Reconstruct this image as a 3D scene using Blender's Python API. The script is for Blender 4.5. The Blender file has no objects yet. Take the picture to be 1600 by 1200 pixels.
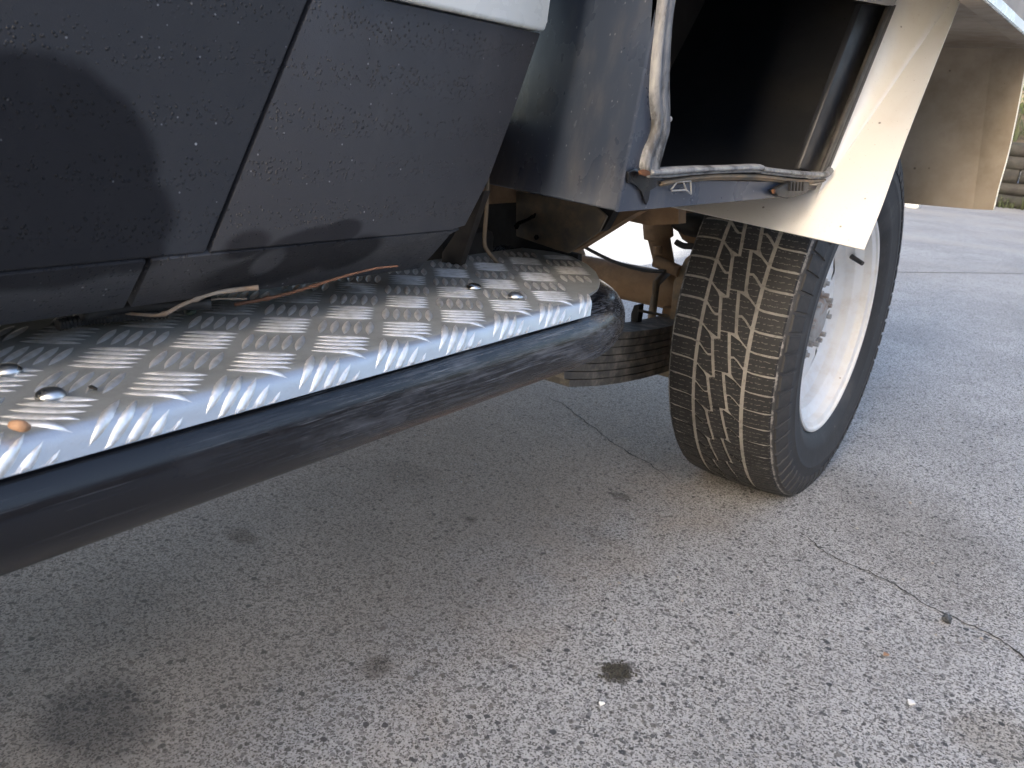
import bpy, bmesh, math, random
from mathutils import Vector, Matrix, noise
random.seed(7)
C = bpy.context.scene.collection
sc = bpy.context.scene

# ------------------------------------------------------------------ camera
CAM = Vector((0, 0, 0.738))
RX = Vector((0.7890, 0.6100, 0.0710)).normalized()
FW = Vector((-0.5610, 0.7630, -0.3220)).normalized()
RX = (RX - FW * RX.dot(FW)).normalized()
DN = FW.cross(RX).normalized()
F = 1228.0
cd = bpy.data.cameras.new('camera'); cam = bpy.data.objects.new('camera', cd); C.objects.link(cam)
cd.sensor_width = 36; cd.lens = F / 1600 * 36; cd.clip_start = 0.02; cd.clip_end = 400
cam.matrix_world = Matrix(((RX.x, -DN.x, -FW.x, CAM.x), (RX.y, -DN.y, -FW.y, CAM.y), (RX.z, -DN.z, -FW.z, CAM.z), (0, 0, 0, 1)))
cd.dof.use_dof = True; cd.dof.focus_distance = 1.0; cd.dof.aperture_fstop = 15.0
sc.camera = cam
# ------------------------------------------------------------------ light
w = bpy.data.worlds.new('World'); sc.world = w; w.use_nodes = True
nt = w.node_tree; nt.nodes.clear()
sky = nt.nodes.new('ShaderNodeTexSky'); sky.sky_type = 'NISHITA'; sky.sun_disc = False
SUN_EL, SUN_AZ = math.radians(27), math.radians(166)
sky.sun_elevation = SUN_EL; sky.sun_rotation = SUN_AZ
sky.air_density = 0.9; sky.dust_density = 4.4; sky.ozone_density = 0.35
bg = nt.nodes.new('ShaderNodeBackground'); bg.inputs['Strength'].default_value = 0.125
wo = nt.nodes.new('ShaderNodeOutputWorld')
nt.links.new(sky.outputs[0], bg.inputs[0]); nt.links.new(bg.outputs[0], wo.inputs[0])
sl = bpy.data.lights.new('sun', 'SUN'); so = bpy.data.objects.new('sun', sl); C.objects.link(so)
sl.energy = 4.5; sl.angle = math.radians(0.53); sl.color = (1, 0.95, 0.88)
so.rotation_euler = Vector((math.sin(SUN_AZ) * math.cos(SUN_EL), math.cos(SUN_AZ) * math.cos(SUN_EL), math.sin(SUN_EL))).to_track_quat('Z', 'Y').to_euler()
sc.view_settings.view_transform = 'Standard'; sc.view_settings.look = 'None'
sc.view_settings.exposure = 2.13; sc.view_settings.gamma = 1; sc.view_settings.use_curve_mapping = False
sc.cycles.use_denoising = True

# ------------------------------------------------------------------ helpers
def ray(u, v): return RX * ((u - 800) / F) + DN * ((v - 600) / F) + FW
def at(u, v, p0, n):                        # where the sight line of a photo point meets a plane of the place
    d = ray(u, v); p0 = Vector(p0); n = Vector(n)
    return CAM + d * ((p0 - CAM).dot(n) / d.dot(n))
def atx(u, v, x): return at(u, v, (x, 0, 0), (1, 0, 0))
G0 = .018                                   # height of the concrete
def aty(u, v, y): return at(u, v, (0, y, 0), (0, 1, 0))
def atz(u, v, z): return at(u, v, (0, 0, z), (0, 0, 1))

def tag(o, label=None, cat=None, group=None, kind=None):
    if label: o['label'] = label
    if cat: o['category'] = cat
    if group: o['group'] = group
    if kind: o['kind'] = kind
    return o
def empty(name, loc=(0, 0, 0), parent=None):
    o = bpy.data.objects.new(name, None); C.objects.link(o); o.location = loc; o.empty_display_size = 0.05
    if parent: o.parent = parent
    return o
def obj(name, bm, mat, parent=None, smooth=None, loc=None):
    me = bpy.data.meshes.new(name)
    bmesh.ops.recalc_face_normals(bm, faces=bm.faces[:])
    bm.to_mesh(me); bm.free()
    me.materials.append(mat)
    if smooth:
        me.polygons.foreach_set('use_smooth', [True] * len(me.polygons))
        if smooth is not True: me.set_sharp_from_angle(angle=math.radians(smooth))
    o = bpy.data.objects.new(name, me); C.objects.link(o)
    if parent: o.parent = parent
    if loc is not None: o.location = loc
    return o
def same(o, parent=None):
    c = o.copy(); C.objects.link(c)
    if parent:
        mi = o.matrix_parent_inverse.copy(); c.parent = parent; c.matrix_parent_inverse = mi
    return c
def prism(bm, pts, off):
    """closed solid from an outline and its offset; off is a vector or a list of vectors"""
    a = [bm.verts.new(p) for p in pts]
    offs = off if isinstance(off, list) else [Vector(off)] * len(pts)
    b = [bm.verts.new(Vector(p) + o) for p, o in zip(pts, offs)]
    bm.faces.new(a); bm.faces.new(b[::-1])
    n = len(pts)
    for i in range(n): bm.faces.new((a[i], b[i], b[(i + 1) % n], a[(i + 1) % n]))
    return bm
def sheet(name, pts, off, mat, parent, bevel=0.0, seg=2, smooth=30):
    bm = prism(bmesh.new(), [Vector(p) for p in pts], off)
    if bevel: bmesh.ops.bevel(bm, geom=bm.edges[:], offset=bevel, segments=seg, affect='EDGES', profile=0.5, clamp_overlap=True)
    return obj(name, bm, mat, parent, smooth)
def box(bm, lo, hi):
    x0, y0, z0 = lo; x1, y1, z1 = hi
    return prism(bm, [(x0, y0, z0), (x1, y0, z0), (x1, y1, z0), (x0, y1, z0)], (0, 0, z1 - z0))
def tube(bm, pts, r, n=12, cap=True, squash=None):
    pts = [Vector(p) for p in pts]; rings = []
    up = Vector((0, 0, 1))
    for i, p in enumerate(pts):
        d = (pts[min(i + 1, len(pts) - 1)] - pts[max(i - 1, 0)]).normalized()
        ref = up if abs(d.z) < 0.9 else Vector((1, 0, 0))
        s = d.cross(ref).normalized(); t = s.cross(d).normalized()
        rr = r[i] if isinstance(r, (list, tuple)) else r
        sq = squash or (1, 1)
        rings.append([bm.verts.new(p + (s * math.cos(2 * math.pi * k / n) * sq[0] + t * math.sin(2 * math.pi * k / n) * sq[1]) * rr) for k in range(n)])
    for a, b in zip(rings, rings[1:]):
        for k in range(n): bm.faces.new((a[k], a[(k + 1) % n], b[(k + 1) % n], b[k]))
    if cap: bm.faces.new(rings[0][::-1]); bm.faces.new(rings[-1])
    return bm
def spline(pts, n=6):
    pts = [Vector(p) for p in pts]; out = []
    for i in range(len(pts) - 1):
        p0 = pts[max(i - 1, 0)]; p1 = pts[i]; p2 = pts[i + 1]; p3 = pts[min(i + 2, len(pts) - 1)]
        for k in range(n):
            t = k / n
            out.append(0.5 * ((2 * p1) + (p2 - p0) * t + (2 * p0 - 5 * p1 + 4 * p2 - p3) * t * t + (3 * p1 - p0 - 3 * p2 + p3) * t ** 3))
    out.append(pts[-1]); return out
def revolve(bm, prof, n, closed=True):
    """profile of (x, r) turned about the X axis"""
    rings = [[bm.verts.new((x, r * math.cos(2 * math.pi * k / n), r * math.sin(2 * math.pi * k / n))) for k in range(n)] for x, r in prof]
    m = len(rings)
    for i in range(m if closed else m - 1):
        a, b = rings[i], rings[(i + 1) % m]
        for k in range(n): bm.faces.new((a[k], a[(k + 1) % n], b[(k + 1) % n], b[k]))
    return bm
def dome(bm, c, r, h, n=14, m=5):
    c = Vector(c); rings = []
    for i in range(m):
        a = math.pi / 2 * i / m
        rings.append([bm.verts.new(c + Vector((r * math.cos(a) * math.cos(2 * math.pi * k / n), r * math.cos(a) * math.sin(2 * math.pi * k / n), h * math.sin(a)))) for k in range(n)])
    t = bm.verts.new(c + Vector((0, 0, h)))
    for a, b in zip(rings, rings[1:]):
        for k in range(n): bm.faces.new((a[k], a[(k + 1) % n], b[(k + 1) % n], b[k]))
    for k in range(n): bm.faces.new((rings[-1][k], rings[-1][(k + 1) % n], t))
    bm.faces.new(rings[0][::-1]); return bm
def blob(bm, c, r, seed, squash=(1, 1, 1), sub=2, rough=0.35):
    before = set(bm.verts)
    bmesh.ops.create_icosphere(bm, subdivisions=sub, radius=1.0)
    for v in bm.verts:
        if v in before: continue
        k = 1 + rough * noise.noise(v.co * 1.3 + Vector((seed, seed * 1.7, 0)))
        v.co = Vector(c) + Vector((v.co.x * squash[0], v.co.y * squash[1], v.co.z * squash[2])) * r * k
    return bm

# ------------------------------------------------------------------ materials
class M:
    def __init__(s, name):
        s.m = bpy.data.materials.new(name); s.m.use_nodes = True; s.t = s.m.node_tree
        s.b = s.t.nodes['Principled BSDF']; s._pos = None
    def n(s, typ, **k):
        x = s.t.nodes.new('ShaderNode' + typ)
        for a, v in k.items(): setattr(x, a, v)
        return x
    def put(s, v, sock):
        if isinstance(v, bpy.types.NodeSocket): s.t.links.new(v, sock)
        elif isinstance(v, (tuple, list)):
            sock.default_value = (*v, 1.0) if (len(v) == 3 and sock.type == 'RGBA') else v
        else: sock.default_value = v
    def pos(s):
        if s._pos is None: s._pos = s.n('NewGeometry').outputs['Position']
        return s._pos
    def objc(s): return s.n('TexCoord').outputs['Object']
    def uv(s): return s.n('TexCoord').outputs['UV']
    def scale(s, vec, k, rot=None, loc=None):
        x = s.n('Mapping'); s.put(vec, x.inputs[0]); x.inputs['Scale'].default_value = k if isinstance(k, tuple) else (k, k, k)
        if rot: x.inputs['Rotation'].default_value = rot
        if loc: x.inputs['Location'].default_value = loc
        return x.outputs[0]
    def noise(s, vec, sc_, det=4, rough=0.55, dist=0.0):
        x = s.n('TexNoise'); s.put(vec, x.inputs['Vector']); x.inputs['Scale'].default_value = sc_
        x.inputs['Detail'].default_value = det; x.inputs['Roughness'].default_value = rough; x.inputs['Distortion'].default_value = dist
        return x.outputs['Fac']
    def voro(s, vec, sc_, feat='F1', out='Distance', rnd=1.0):
        x = s.n('TexVoronoi', feature=feat); s.put(vec, x.inputs['Vector']); x.inputs['Scale'].default_value = sc_
        x.inputs['Randomness'].default_value = rnd
        return x.outputs[out]
    def ramp(s, v, a, b, lo=0.0, hi=1.0, smooth=True):
        x = s.n('MapRange', interpolation_type='SMOOTHSTEP' if smooth else 'LINEAR'); s.put(v, x.inputs[0])
        for i, k in zip((1, 2, 3, 4), (a, b, lo, hi)): x.inputs[i].default_value = k
        return x.outputs[0]
    def math(s, op, a, b=0.0, c=None):
        x = s.n('Math', operation=op); s.put(a, x.inputs[0]); s.put(b, x.inputs[1])
        if c is not None: s.put(c, x.inputs[2])
        return x.outputs[0]
    def mul(s, a, b): return s.math('MULTIPLY', a, b)
    def add(s, a, b): return s.math('ADD', a, b)
    def mx(s, a, b): return s.math('MAXIMUM', a, b)
    def mix(s, f, a, b, mode='MIX'):
        x = s.n('Mix', data_type='RGBA', blend_type=mode); s.put(f, x.inputs[0]); s.put(a, x.inputs[6]); s.put(b, x.inputs[7])
        return x.outputs[2]
    def sep(s, vec):
        x = s.n('SeparateXYZ'); s.put(vec, x.inputs[0]); return x.outputs
    def spot(s, vec, c, r, rot=0.0, soft=0.5, wob=0.0, wsc=8.0, axes='XY'):
        """soft-edged patch round point c with half sizes r in two axes of vec"""
        o = s.sep(vec); i, j = 'XYZ'.index(axes[0]), 'XYZ'.index(axes[1])
        a = s.math('SUBTRACT', o[i], c[0]); b = s.math('SUBTRACT', o[j], c[1])
        cr, sr = math.cos(rot), math.sin(rot)
        p = s.add(s.mul(a, cr / r[0]), s.mul(b, sr / r[0])); q = s.add(s.mul(a, -sr / r[1]), s.mul(b, cr / r[1]))
        d = s.math('SQRT', s.add(s.mul(p, p), s.mul(q, q)))
        if wob: d = s.add(d, s.mul(s.math('SUBTRACT', s.noise(vec, wsc, 5), 0.5), wob))
        return s.ramp(d, 1 - soft, 1 + soft, 1, 0)
    def bump(s, h, dist=0.001, strength=1.0, prev=None):
        x = s.n('Bump'); s.put(h, x.inputs['Height']); x.inputs['Distance'].default_value = dist; x.inputs['Strength'].default_value = strength
        if prev is not None: s.put(prev, x.inputs['Normal'])
        return x.outputs[0]
    def set(s, **k):
        names = dict(color='Base Color', rough='Roughness', metal='Metallic', normal='Normal', spec='Specular IOR Level', coat='Coat Weight', coatr='Coat Roughness', aniso='Anisotropic')
        for a, v in k.items(): s.put(v, s.b.inputs[names[a]])
        return s.m

# concrete with worn exposed aggregate
g = M('concrete'); p = g.pos()
warp = g.n('VectorMath', operation='ADD'); g.put(p, warp.inputs[0])
wn = g.n('TexNoise'); g.put(p, wn.inputs['Vector']); wn.inputs['Scale'].default_value = 160; wn.inputs['Detail'].default_value = 2
wsub = g.n('VectorMath', operation='MULTIPLY'); g.put(wn.outputs['Color'], wsub.inputs[0]); wsub.inputs[1].default_value = (.006, .006, 0)
g.put(wsub.outputs[0], warp.inputs[1]); pw = warp.outputs[0]
flat = g.scale(pw, (1, 1, 0))
cellA = g.sep(g.voro(flat, 115, out='Color')); dA = g.voro(flat, 115)
cellB = g.sep(g.voro(flat, 330, out='Color')); dB = g.voro(flat, 330)
cellC = g.sep(g.voro(g.scale(flat, 1.0, loc=(3.3, 1.7, 0)), 62, out='Color')); dC = g.voro(g.scale(flat, 1.0, loc=(3.3, 1.7, 0)), 62)
big = g.noise(p, 1.3, 5, 0.6); mid = g.noise(p, 7, 5, 0.65); fine = g.noise(p, 420, 4, 0.7); pits = g.noise(p, 230, 3, 0.6)
wear = g.ramp(g.add(g.mul(big, .7), g.mul(mid, .3)), .34, .66)
cement = g.mix(wear, (.42, .415, .405), (.61, .605, .595))
cement = g.mix(g.ramp(fine, .3, .7), g.mix(.55, cement, (.15, .145, .135)), cement)
sA = g.mul(g.ramp(dA, .30, .42, 1, 0), g.ramp(cellA[0], .30, .36))           # medium stones
sB = g.mul(g.ramp(dB, .38, .54, 1, 0), g.ramp(cellB[0], .18, .26))            # small grains
sC = g.mul(g.ramp(dC, .22, .30, 1, 0), g.ramp(cellC[1], .78, .81))           # few large stones
colA = g.mix(cellA[1], (.045, .047, .05), (.31, .305, .295)); colB = g.mix(cellB[1], (.035, .034, .033), (.25, .243, .232))
colC = g.mix(cellC[2], (.035, .04, .045), (.16, .15, .14))
col = g.mix(g.mul(sB, .9), cement, colB); col = g.mix(g.mul(sA, .9), col, colA); col = g.mix(g.mul(sC, .92), col, colC)
pit = g.ramp(pits, .55, .62); col = g.mix(g.mul(pit, .8), col, (.055, .052, .048))
wht = g.ramp(g.noise(p, 300, 2, 0.5), .70, .76); col = g.mix(g.mul(wht, .6), col, (.6, .6, .59))
# brown road dirt where the truck stands, paled to lift the shade there
X, Y, Z = g.sep(p)
dirt = g.mul(g.ramp(g.add(X, g.mul(mid, .35)), -.66, -.22, 1, 0), g.ramp(Y, 3.2, 2.2))
dirt = g.mul(dirt, g.ramp(g.add(X, g.mul(big, .3)), -2.6, -2.2))
col = g.mix(g.mul(dirt, .9), col, g.mix(1.0, col, (1.0, .84, .68), 'MULTIPLY')); col = g.mix(g.mul(dirt, .2), col, (.62, .51, .39))
far = g.mul(g.ramp(Y, 3.5, 9), g.ramp(g.noise(g.scale(p, (.5, 1.6, 1)), .8, 4), .4, .65)); col = g.mix(g.mul(far, .5), col, (.40, .36, .31))
def stain(u, v, rx, ry, amt, colr, soft=.5, wob=.8, wsc=14, rot=0.0):
    global col
    q = atz(u, v, G0); col = g.mix(g.mul(g.spot(p, (q.x, q.y), (rx, ry), rot, soft, wob, wsc), amt), col, g.mix(1.0, col, colr, 'MULTIPLY'))
stain(965, 1050, .020, .024, .95, (.13, .12, .10), .3, 1.7, 55)
stain(150, 1125, .075, .06, .72, (.36, .38, .40), .45, .9, 22)
stain(590, 1040, .02, .022, .7, (.4, .37, .33), .5, 1.2, 45)
stain(970, 776, .022, .016, .7, (.35, .34, .33), .35, .6, 40)
stain(735, 812, .012, .012, .6, (.4, .39, .38), .4, .7, 60)
stain(380, 838, .03, .02, .6, (.4, .36, .3), .5, 1.3, 35)
stain(1440, 850, .14, .26, .5, (.62, .58, .53), .5, .8, 8, .4)
stain(640, 740, .06, .05, .3, (.5, .47, .44), .5, .9, 16)
stain(200, 960, .12, .10, .2, (.6, .57, .52), .6, .9, 9)
stain(930, 835, .03, .02, .4, (.55, .54, .52), .5, .9, 30)
stain(1560, 1150, .05, .06, .5, (.6, .54, .44), .5, .9, 14)
hgt = g.add(g.add(g.mul(sA, .35), g.mul(sB, .2)), g.add(g.mul(pit, -.9), g.mul(fine, .25)))
CONC = g.set(color=col, rough=g.ramp(fine, .2, .8, .6, .85), normal=g.bump(hgt, .0013, .75), spec=.35)

def bedliner(name, dark_spots):
    m = M(name); p = m.pos()
    b1 = m.ramp(m.voro(p, 330), .12, .45, 1, 0); dens = m.ramp(m.noise(p, 14, 4), .3, .65)
    keep = m.ramp(m.sep(m.voro(p, 330, out='Color'))[0], .55, .9)
    lump = m.mul(m.mul(b1, keep), m.add(.5, m.mul(dens, .9)))
    grain = m.noise(p, 900, 3, .6)
    c = m.mix(m.noise(p, 5, 5, .6), (.031, .0315, .0355), (.045, .0455, .051))
    dust = m.ramp(m.noise(m.scale(p, (1, 1, .45)), 14, 5, .65), .52, .78); c = m.mix(m.mul(dust, .35), c, (.075, .074, .076))
    fl = m.voro(p, 55); flc = m.sep(m.voro(p, 55, out='Color'))
    fleck = m.mul(m.ramp(fl, .04, .065, 1, 0), m.ramp(flc[1], .972, .976))
    c = m.mix(m.mul(fleck, .8), c, (.6, .6, .6))
    fl2 = m.voro(p, 160); flc2 = m.sep(m.voro(p, 160, out='Color'))
    c = m.mix(m.mul(m.mul(m.ramp(fl2, .1, .16, 1, 0), m.ramp(flc2[1], .94, .95)), .55), c, (.42, .42, .43))
    r = m.ramp(m.noise(p, 30, 4), .3, .7, .46, .60)
    if dark_spots:                                  # darker, rougher patches with a shape of their own
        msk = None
        for (u, v, ry, rz, rot, soft) in dark_spots:
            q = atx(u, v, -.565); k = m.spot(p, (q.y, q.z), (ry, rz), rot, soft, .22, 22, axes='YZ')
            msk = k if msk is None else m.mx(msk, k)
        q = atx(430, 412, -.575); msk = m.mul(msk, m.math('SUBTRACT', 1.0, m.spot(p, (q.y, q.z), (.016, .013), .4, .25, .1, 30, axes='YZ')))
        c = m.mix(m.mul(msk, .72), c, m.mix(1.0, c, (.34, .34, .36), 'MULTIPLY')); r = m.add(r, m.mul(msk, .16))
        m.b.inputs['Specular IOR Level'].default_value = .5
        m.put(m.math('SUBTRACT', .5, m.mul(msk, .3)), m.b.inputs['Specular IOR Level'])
    return m.set(color=c, rough=r, normal=m.bump(m.add(m.mul(lump, 1.0), m.mul(grain, .2)), .0015, 1.0))
DARK_SPOTS = [(70, 262, .080, .070, -.35, .09), (60, 345, .10, .05, 0, .09), (-70, 285, .10, .07, 0, .10), (205, 385, .03, .022, -.3, .2),
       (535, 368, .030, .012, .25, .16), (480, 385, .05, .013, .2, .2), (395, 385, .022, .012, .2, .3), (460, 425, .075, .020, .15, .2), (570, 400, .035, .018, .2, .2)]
LINER = bedliner('textured_black_paint', DARK_SPOTS)
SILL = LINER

def plain(name, c, rough=.5, metal=0.0, c2=None, sc_=20, bump=0.0, bsc=200, spec=.5, dirt=None, dsc=6, damt=.6, spk=None):
    m = M(name); p = m.pos()
    k = c if c2 is None else m.mix(m.ramp(m.noise(p, sc_, 6, .6), .3, .7), c, c2)
    if dirt: k = m.mix(m.mul(m.ramp(m.noise(p, dsc, 6, .68), .42, .7), damt), k, dirt)
    if spk:
        v = m.voro(p, spk[0]); q = m.sep(m.voro(p, spk[0], out='Color'))
        k = m.mix(m.mul(m.mul(m.ramp(v, .06, .13, 1, 0), m.ramp(q[0], spk[1], spk[1] + .02)), .8), k, spk[2])
    m.set(color=k, rough=m.ramp(m.noise(p, 35, 4), .3, .7, max(.05, rough - .08), min(1, rough + .1)), metal=metal, spec=spec)
    if bump: m.set(normal=m.bump(m.noise(p, bsc, 5, .6), bump, .8))
    return m.m
CREAM = plain('cream_paint', (.90, .92, .88), .3, c2=(.86, .88, .83), sc_=6, spk=(70, .95, (.3, .26, .2)))
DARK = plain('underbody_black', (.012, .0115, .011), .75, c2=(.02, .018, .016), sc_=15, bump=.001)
DIRTY = plain('dusty_chassis_paint', (.12, .108, .09), .8, c2=(.16, .135, .10), sc_=25, dirt=(.36, .25, .145), dsc=9, damt=.85, bump=.0008, bsc=120)
RUSTY = plain('dirt_caked_steel', (.36, .235, .135), .85, c2=(.27, .17, .095), sc_=18, dirt=(.12, .08, .05), dsc=14, damt=.6, bump=.001, bsc=90)
LEAFM = plain('spring_steel', (.10, .092, .08), .7, c2=(.16, .14, .115), sc_=30, dirt=(.38, .33, .26), dsc=26, damt=.8, bump=.0008, bsc=150)
BLACKP = plain('black_plastic', (.018, .018, .019), .5, c2=(.03, .03, .03), sc_=40, dirt=(.10, .085, .065), dsc=25, damt=.4)
RUBBER2 = plain('hose_rubber', (.02, .02, .02), .55, c2=(.035, .034, .033), sc_=30)
WHITEP = plain('white_wheel_paint', (.86, .86, .845), .38, c2=(.82, .815, .79), sc_=10, dirt=(.55, .42, .28), dsc=22, damt=.26, spk=(45, .9, (.35, .25, .15)))
HUBM = plain('grey_hub_steel', (.40, .385, .36), .65, c2=(.50, .48, .45), sc_=60, dirt=(.26, .14, .07), dsc=30, damt=.75, bump=.0008, bsc=200)
TAR = plain('tar', (.006, .006, .007), .25, spec=.5)
RUST = plain('rust', (.13, .05, .02), .9, c2=(.20, .09, .04), sc_=120, bump=.001, bsc=300)
PIPE = plain('bright_steel', (.5, .5, .49), .4, .8)
BARK = plain('twig_bark', (.26, .13, .075), .75, c2=(.17, .08, .045), sc_=90, bump=.0008, bsc=300)
BARKG = plain('grey_twig_bark', (.30, .20, .13), .8, c2=(.40, .34, .27), sc_=40, bump=.0008, bsc=300)
TRAYM = plain('ribbed_grey_aluminium', (.36, .35, .34), .5, .25, c2=(.43, .42, .40), sc_=8)
BOXIN = plain('dark_box_lining', (.07, .064, .06), .6, c2=(.10, .085, .072), sc_=5, dirt=(.18, .145, .115), dsc=4, damt=.5, spk=(40, .82, (.17, .15, .13)))
BOXREAR = plain('dark_blue_box_lining', (.020, .023, .030), .4, c2=(.014, .016, .020), sc_=8, dirt=(.05, .046, .042), dsc=9, damt=.3, spk=(60, .7, (.003, .003, .003)))

# worn blue black paint of the locker
m = M('scuffed_blue_black_paint'); p = m.pos()
c = m.mix(m.noise(p, 4, 4), (.034, .045, .070), (.052, .066, .096))
sm = m.ramp(m.noise(m.scale(p, (3, 3, 1.2)), 6, 6, .65), .45, .75); c = m.mix(m.mul(sm, .4), c, (.16, .155, .155))
scr = m.ramp(m.noise(m.scale(p, (30, 240, 90), rot=(.5, .3, .6)), 1.0, 3), .66, .74); c = m.mix(m.mul(scr, .3), c, (.22, .23, .26))
sp = m.voro(p, 120); spc = m.sep(m.voro(p, 120, out='Color')); c = m.mix(m.mul(m.mul(m.ramp(sp, .1, .2, 1, 0), m.ramp(spc[0], .86, .88)), .5), c, (.35, .35, .36))
BOXP = m.set(color=c, rough=m.ramp(m.noise(p, 9, 5), .3, .7, .20, .36), normal=m.bump(m.noise(p, 7, 3), .004, .25))
# black grease spot on the same paint is a mesh of its own (see below)

# aluminium tread plate
m = M('dirty_tread_aluminium'); p = m.pos()
c = m.mix(m.noise(p, 8, 5), (.31, .322, .308), (.41, .418, .405)); gr = m.ramp(m.noise(p, 26, 6, .7), .42, .7)
c = m.mix(m.mul(gr, .5), c, (.22, .215, .19)); sp = m.ramp(m.noise(p, 330, 3), .64, .72); c = m.mix(m.mul(sp, .3), c, (.55, .54, .5))
zz = m.sep(p)[2]; clean = m.ramp(zz, .5412, .5385)
c = m.mix(clean, c, (.58, .585, .60))
PLATE = m.set(color=c, metal=m.ramp(clean, 0, 1, .45, .85), rough=m.add(m.ramp(m.noise(p, 60, 5), .3, .7, .40, .54), m.mul(clean, -.10)), normal=m.bump(m.noise(p, 500, 3), .0004, .5))
m = M('polished_tread_aluminium'); p = m.pos()
c = m.mix(m.ramp(m.noise(p, 90, 4), .4, .7), (.95, .95, .94), (.74, .735, .70))
BARM = m.set(color=c, metal=.75, rough=m.ramp(m.noise(p, 120, 4), .3, .7, .32, .46))
BOLTM = plain('bolt_aluminium', (.78, .78, .77), .28, 1.0, c2=(.6, .6, .58), sc_=80)

# scraped black tube
m = M('scraped_black_tube'); p = m.pos(); X, Y, Z = m.sep(p)
c = m.mix(m.noise(p, 6, 4), (.007, .0075, .010), (.012, .013, .017))
st = m.noise(m.scale(p, (60, 2.0, 60), rot=(.05, 0, .03)), 9.0, 5, .7); zone = m.ramp(m.add(Y, m.mul(m.noise(p, 5, 4), .35)), .42, .74)
scf = m.mul(m.ramp(st, .46, .66), m.add(.01, m.mul(zone, .8)))
c = m.mix(m.mul(scf, .5), c, (.19, .20, .22))
pt = m.mul(m.ramp(m.noise(m.scale(p, (1, .35, 1)), 24, 5, .6), .48, .66), zone); c = m.mix(m.mul(pt, .7), c, (.14, .147, .165))
fs = m.ramp(m.noise(m.scale(p, (150, 3, 150), rot=(.02, 0, -.04)), 3.0, 4, .6), .62, .70); c = m.mix(m.mul(fs, m.add(.1, m.mul(zone, .4))), c, (.30, .31, .33))
dots = m.voro(p, 130); dc = m.sep(m.voro(p, 130, out='Color')); c = m.mix(m.mul(m.ramp(dots, .1, .18, 1, 0), m.ramp(dc[0], .9, .92)), c, (.004, .004, .004))
rb = m.mul(m.mul(m.ramp(Z, .470, .452), m.ramp(st, .40, .52)), m.mul(m.ramp(Y, .40, .5), m.ramp(Y, .82, .7)))
c = m.mix(m.mul(rb, .7), c, (.23, .115, .065))
TUBE = m.set(color=c, rough=m.add(m.ramp(m.noise(p, 25, 4), .3, .7, .15, .24), m.mul(scf, .3)), normal=m.bump(m.mul(m.add(m.mul(st, .5), fs), zone), .0004, .15))

# grey weather seal
m = M('grey_rubber_seal'); p = m.pos()
c = m.mix(m.ramp(m.noise(m.scale(p, (1, 1, .25)), 60, 5, .65), .35, .65), (.17, .175, .185), (.36, .355, .34))
c = m.mix(m.mul(m.ramp(m.noise(m.scale(p, (1, 1, .4)), 34, 6, .7), .52, .66), .85), c, (.045, .04, .032))
SEAL = m.set(color=c, rough=.5, normal=m.bump(m.noise(m.scale(p, (1, 1, 5)), 120, 3), .0012, .5))

# satin metal of the mudguard
m = M('satin_guard_metal'); p = m.pos()
c = m.mix(m.noise(p, 5, 5), (.92, .90, .85), (.87, .845, .785))
c = m.mix(m.mul(m.ramp(m.noise(m.scale(p, (1, 1, .3)), 9, 5, .6), .5, .75), .4), c, (.74, .66, .54))
d1 = m.voro(p, 48); dd = m.sep(m.voro(p, 48, out='Color')); c = m.mix(m.mul(m.mul(m.ramp(d1, .05, .12, 1, 0), m.ramp(dd[0], .72, .75)), .75), c, (.16, .12, .08))
d2 = m.ramp(m.noise(p, 380, 3), .66, .74); c = m.mix(m.mul(d2, .35), c, (.28, .21, .14))
GUARD = m.set(color=c, metal=.30, rough=m.ramp(m.noise(p, 12, 5), .3, .7, .44, .56), normal=m.bump(m.noise(p, 3, 2), .006, .3))
REARG = plain('dusty_shaded_guard_metal', (.42, .36, .285), .6, .15, c2=(.34, .285, .215), sc_=9, dirt=(.17, .125, .085), dsc=5, damt=.55, spk=(34, .7, (.09, .065, .045)))  # cream metal with dirt, its shade and brown reflection mixed into the colour

# tyre
m = M('tyre_rubber'); p = m.objc(); x, y, z = m.sep(p)
rr = m.math('SQRT', m.add(m.mul(y, y), m.mul(z, z)))
nz = m.noise(p, 90, 5, .65); c = m.mix(m.noise(p, 14, 5, .65), (.020, .021, .023), (.038, .038, .040))
rag = m.noise(p, 55, 5, .7)
band = m.mul(m.ramp(m.add(rr, m.mul(rag, .016)), .3805, .3835), m.ramp(m.noise(p, 120, 3), .25, .5, .55, 1))
c = m.mix(m.mul(band, .95), c, m.mix(nz, (.25, .24, .222), (.34, .325, .305)))
sc1 = m.ramp(m.noise(p, 46, 6, .72), .60, .72); c = m.mix(m.mul(sc1, .5), c, (.16, .145, .13))
ring = m.noise(m.scale(m.n('CombineXYZ').outputs[0], 1.0), 1.0) if False else m.noise(p, 8, 4, .7); c = m.mix(m.mul(m.ramp(ring, .48, .7), .5), c, (.075, .073, .072))
TYRE = m.set(color=c, rough=.62, normal=m.bump(m.add(m.noise(p, 260, 3), m.mul(m.noise(p, 30, 4), 1.5)), .0008, .5))
m = M('tread_rubber'); p = m.pos(); u = m.sep(m.uv())
c = m.mix(m.noise(p, 60, 5, .65), (.009, .0095, .011), (.020, .0205, .022))
ph = m.add(m.mul(u[0], 7.0), m.mul(m.math('PINGPONG', m.mul(u[1], 16.0), 1.0), .14))
ln = m.math('ABSOLUTE', m.math('SUBTRACT', m.math('FRACT', ph), .5)); sip = m.mul(m.ramp(ln, .05, .085, 1, 0), m.ramp(m.noise(m.scale(m.uv(), (5, 14, 1)), 1.0, 2), .46, .54))
c = m.mix(m.mul(sip, .55), c, (.20, .185, .165))
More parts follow.
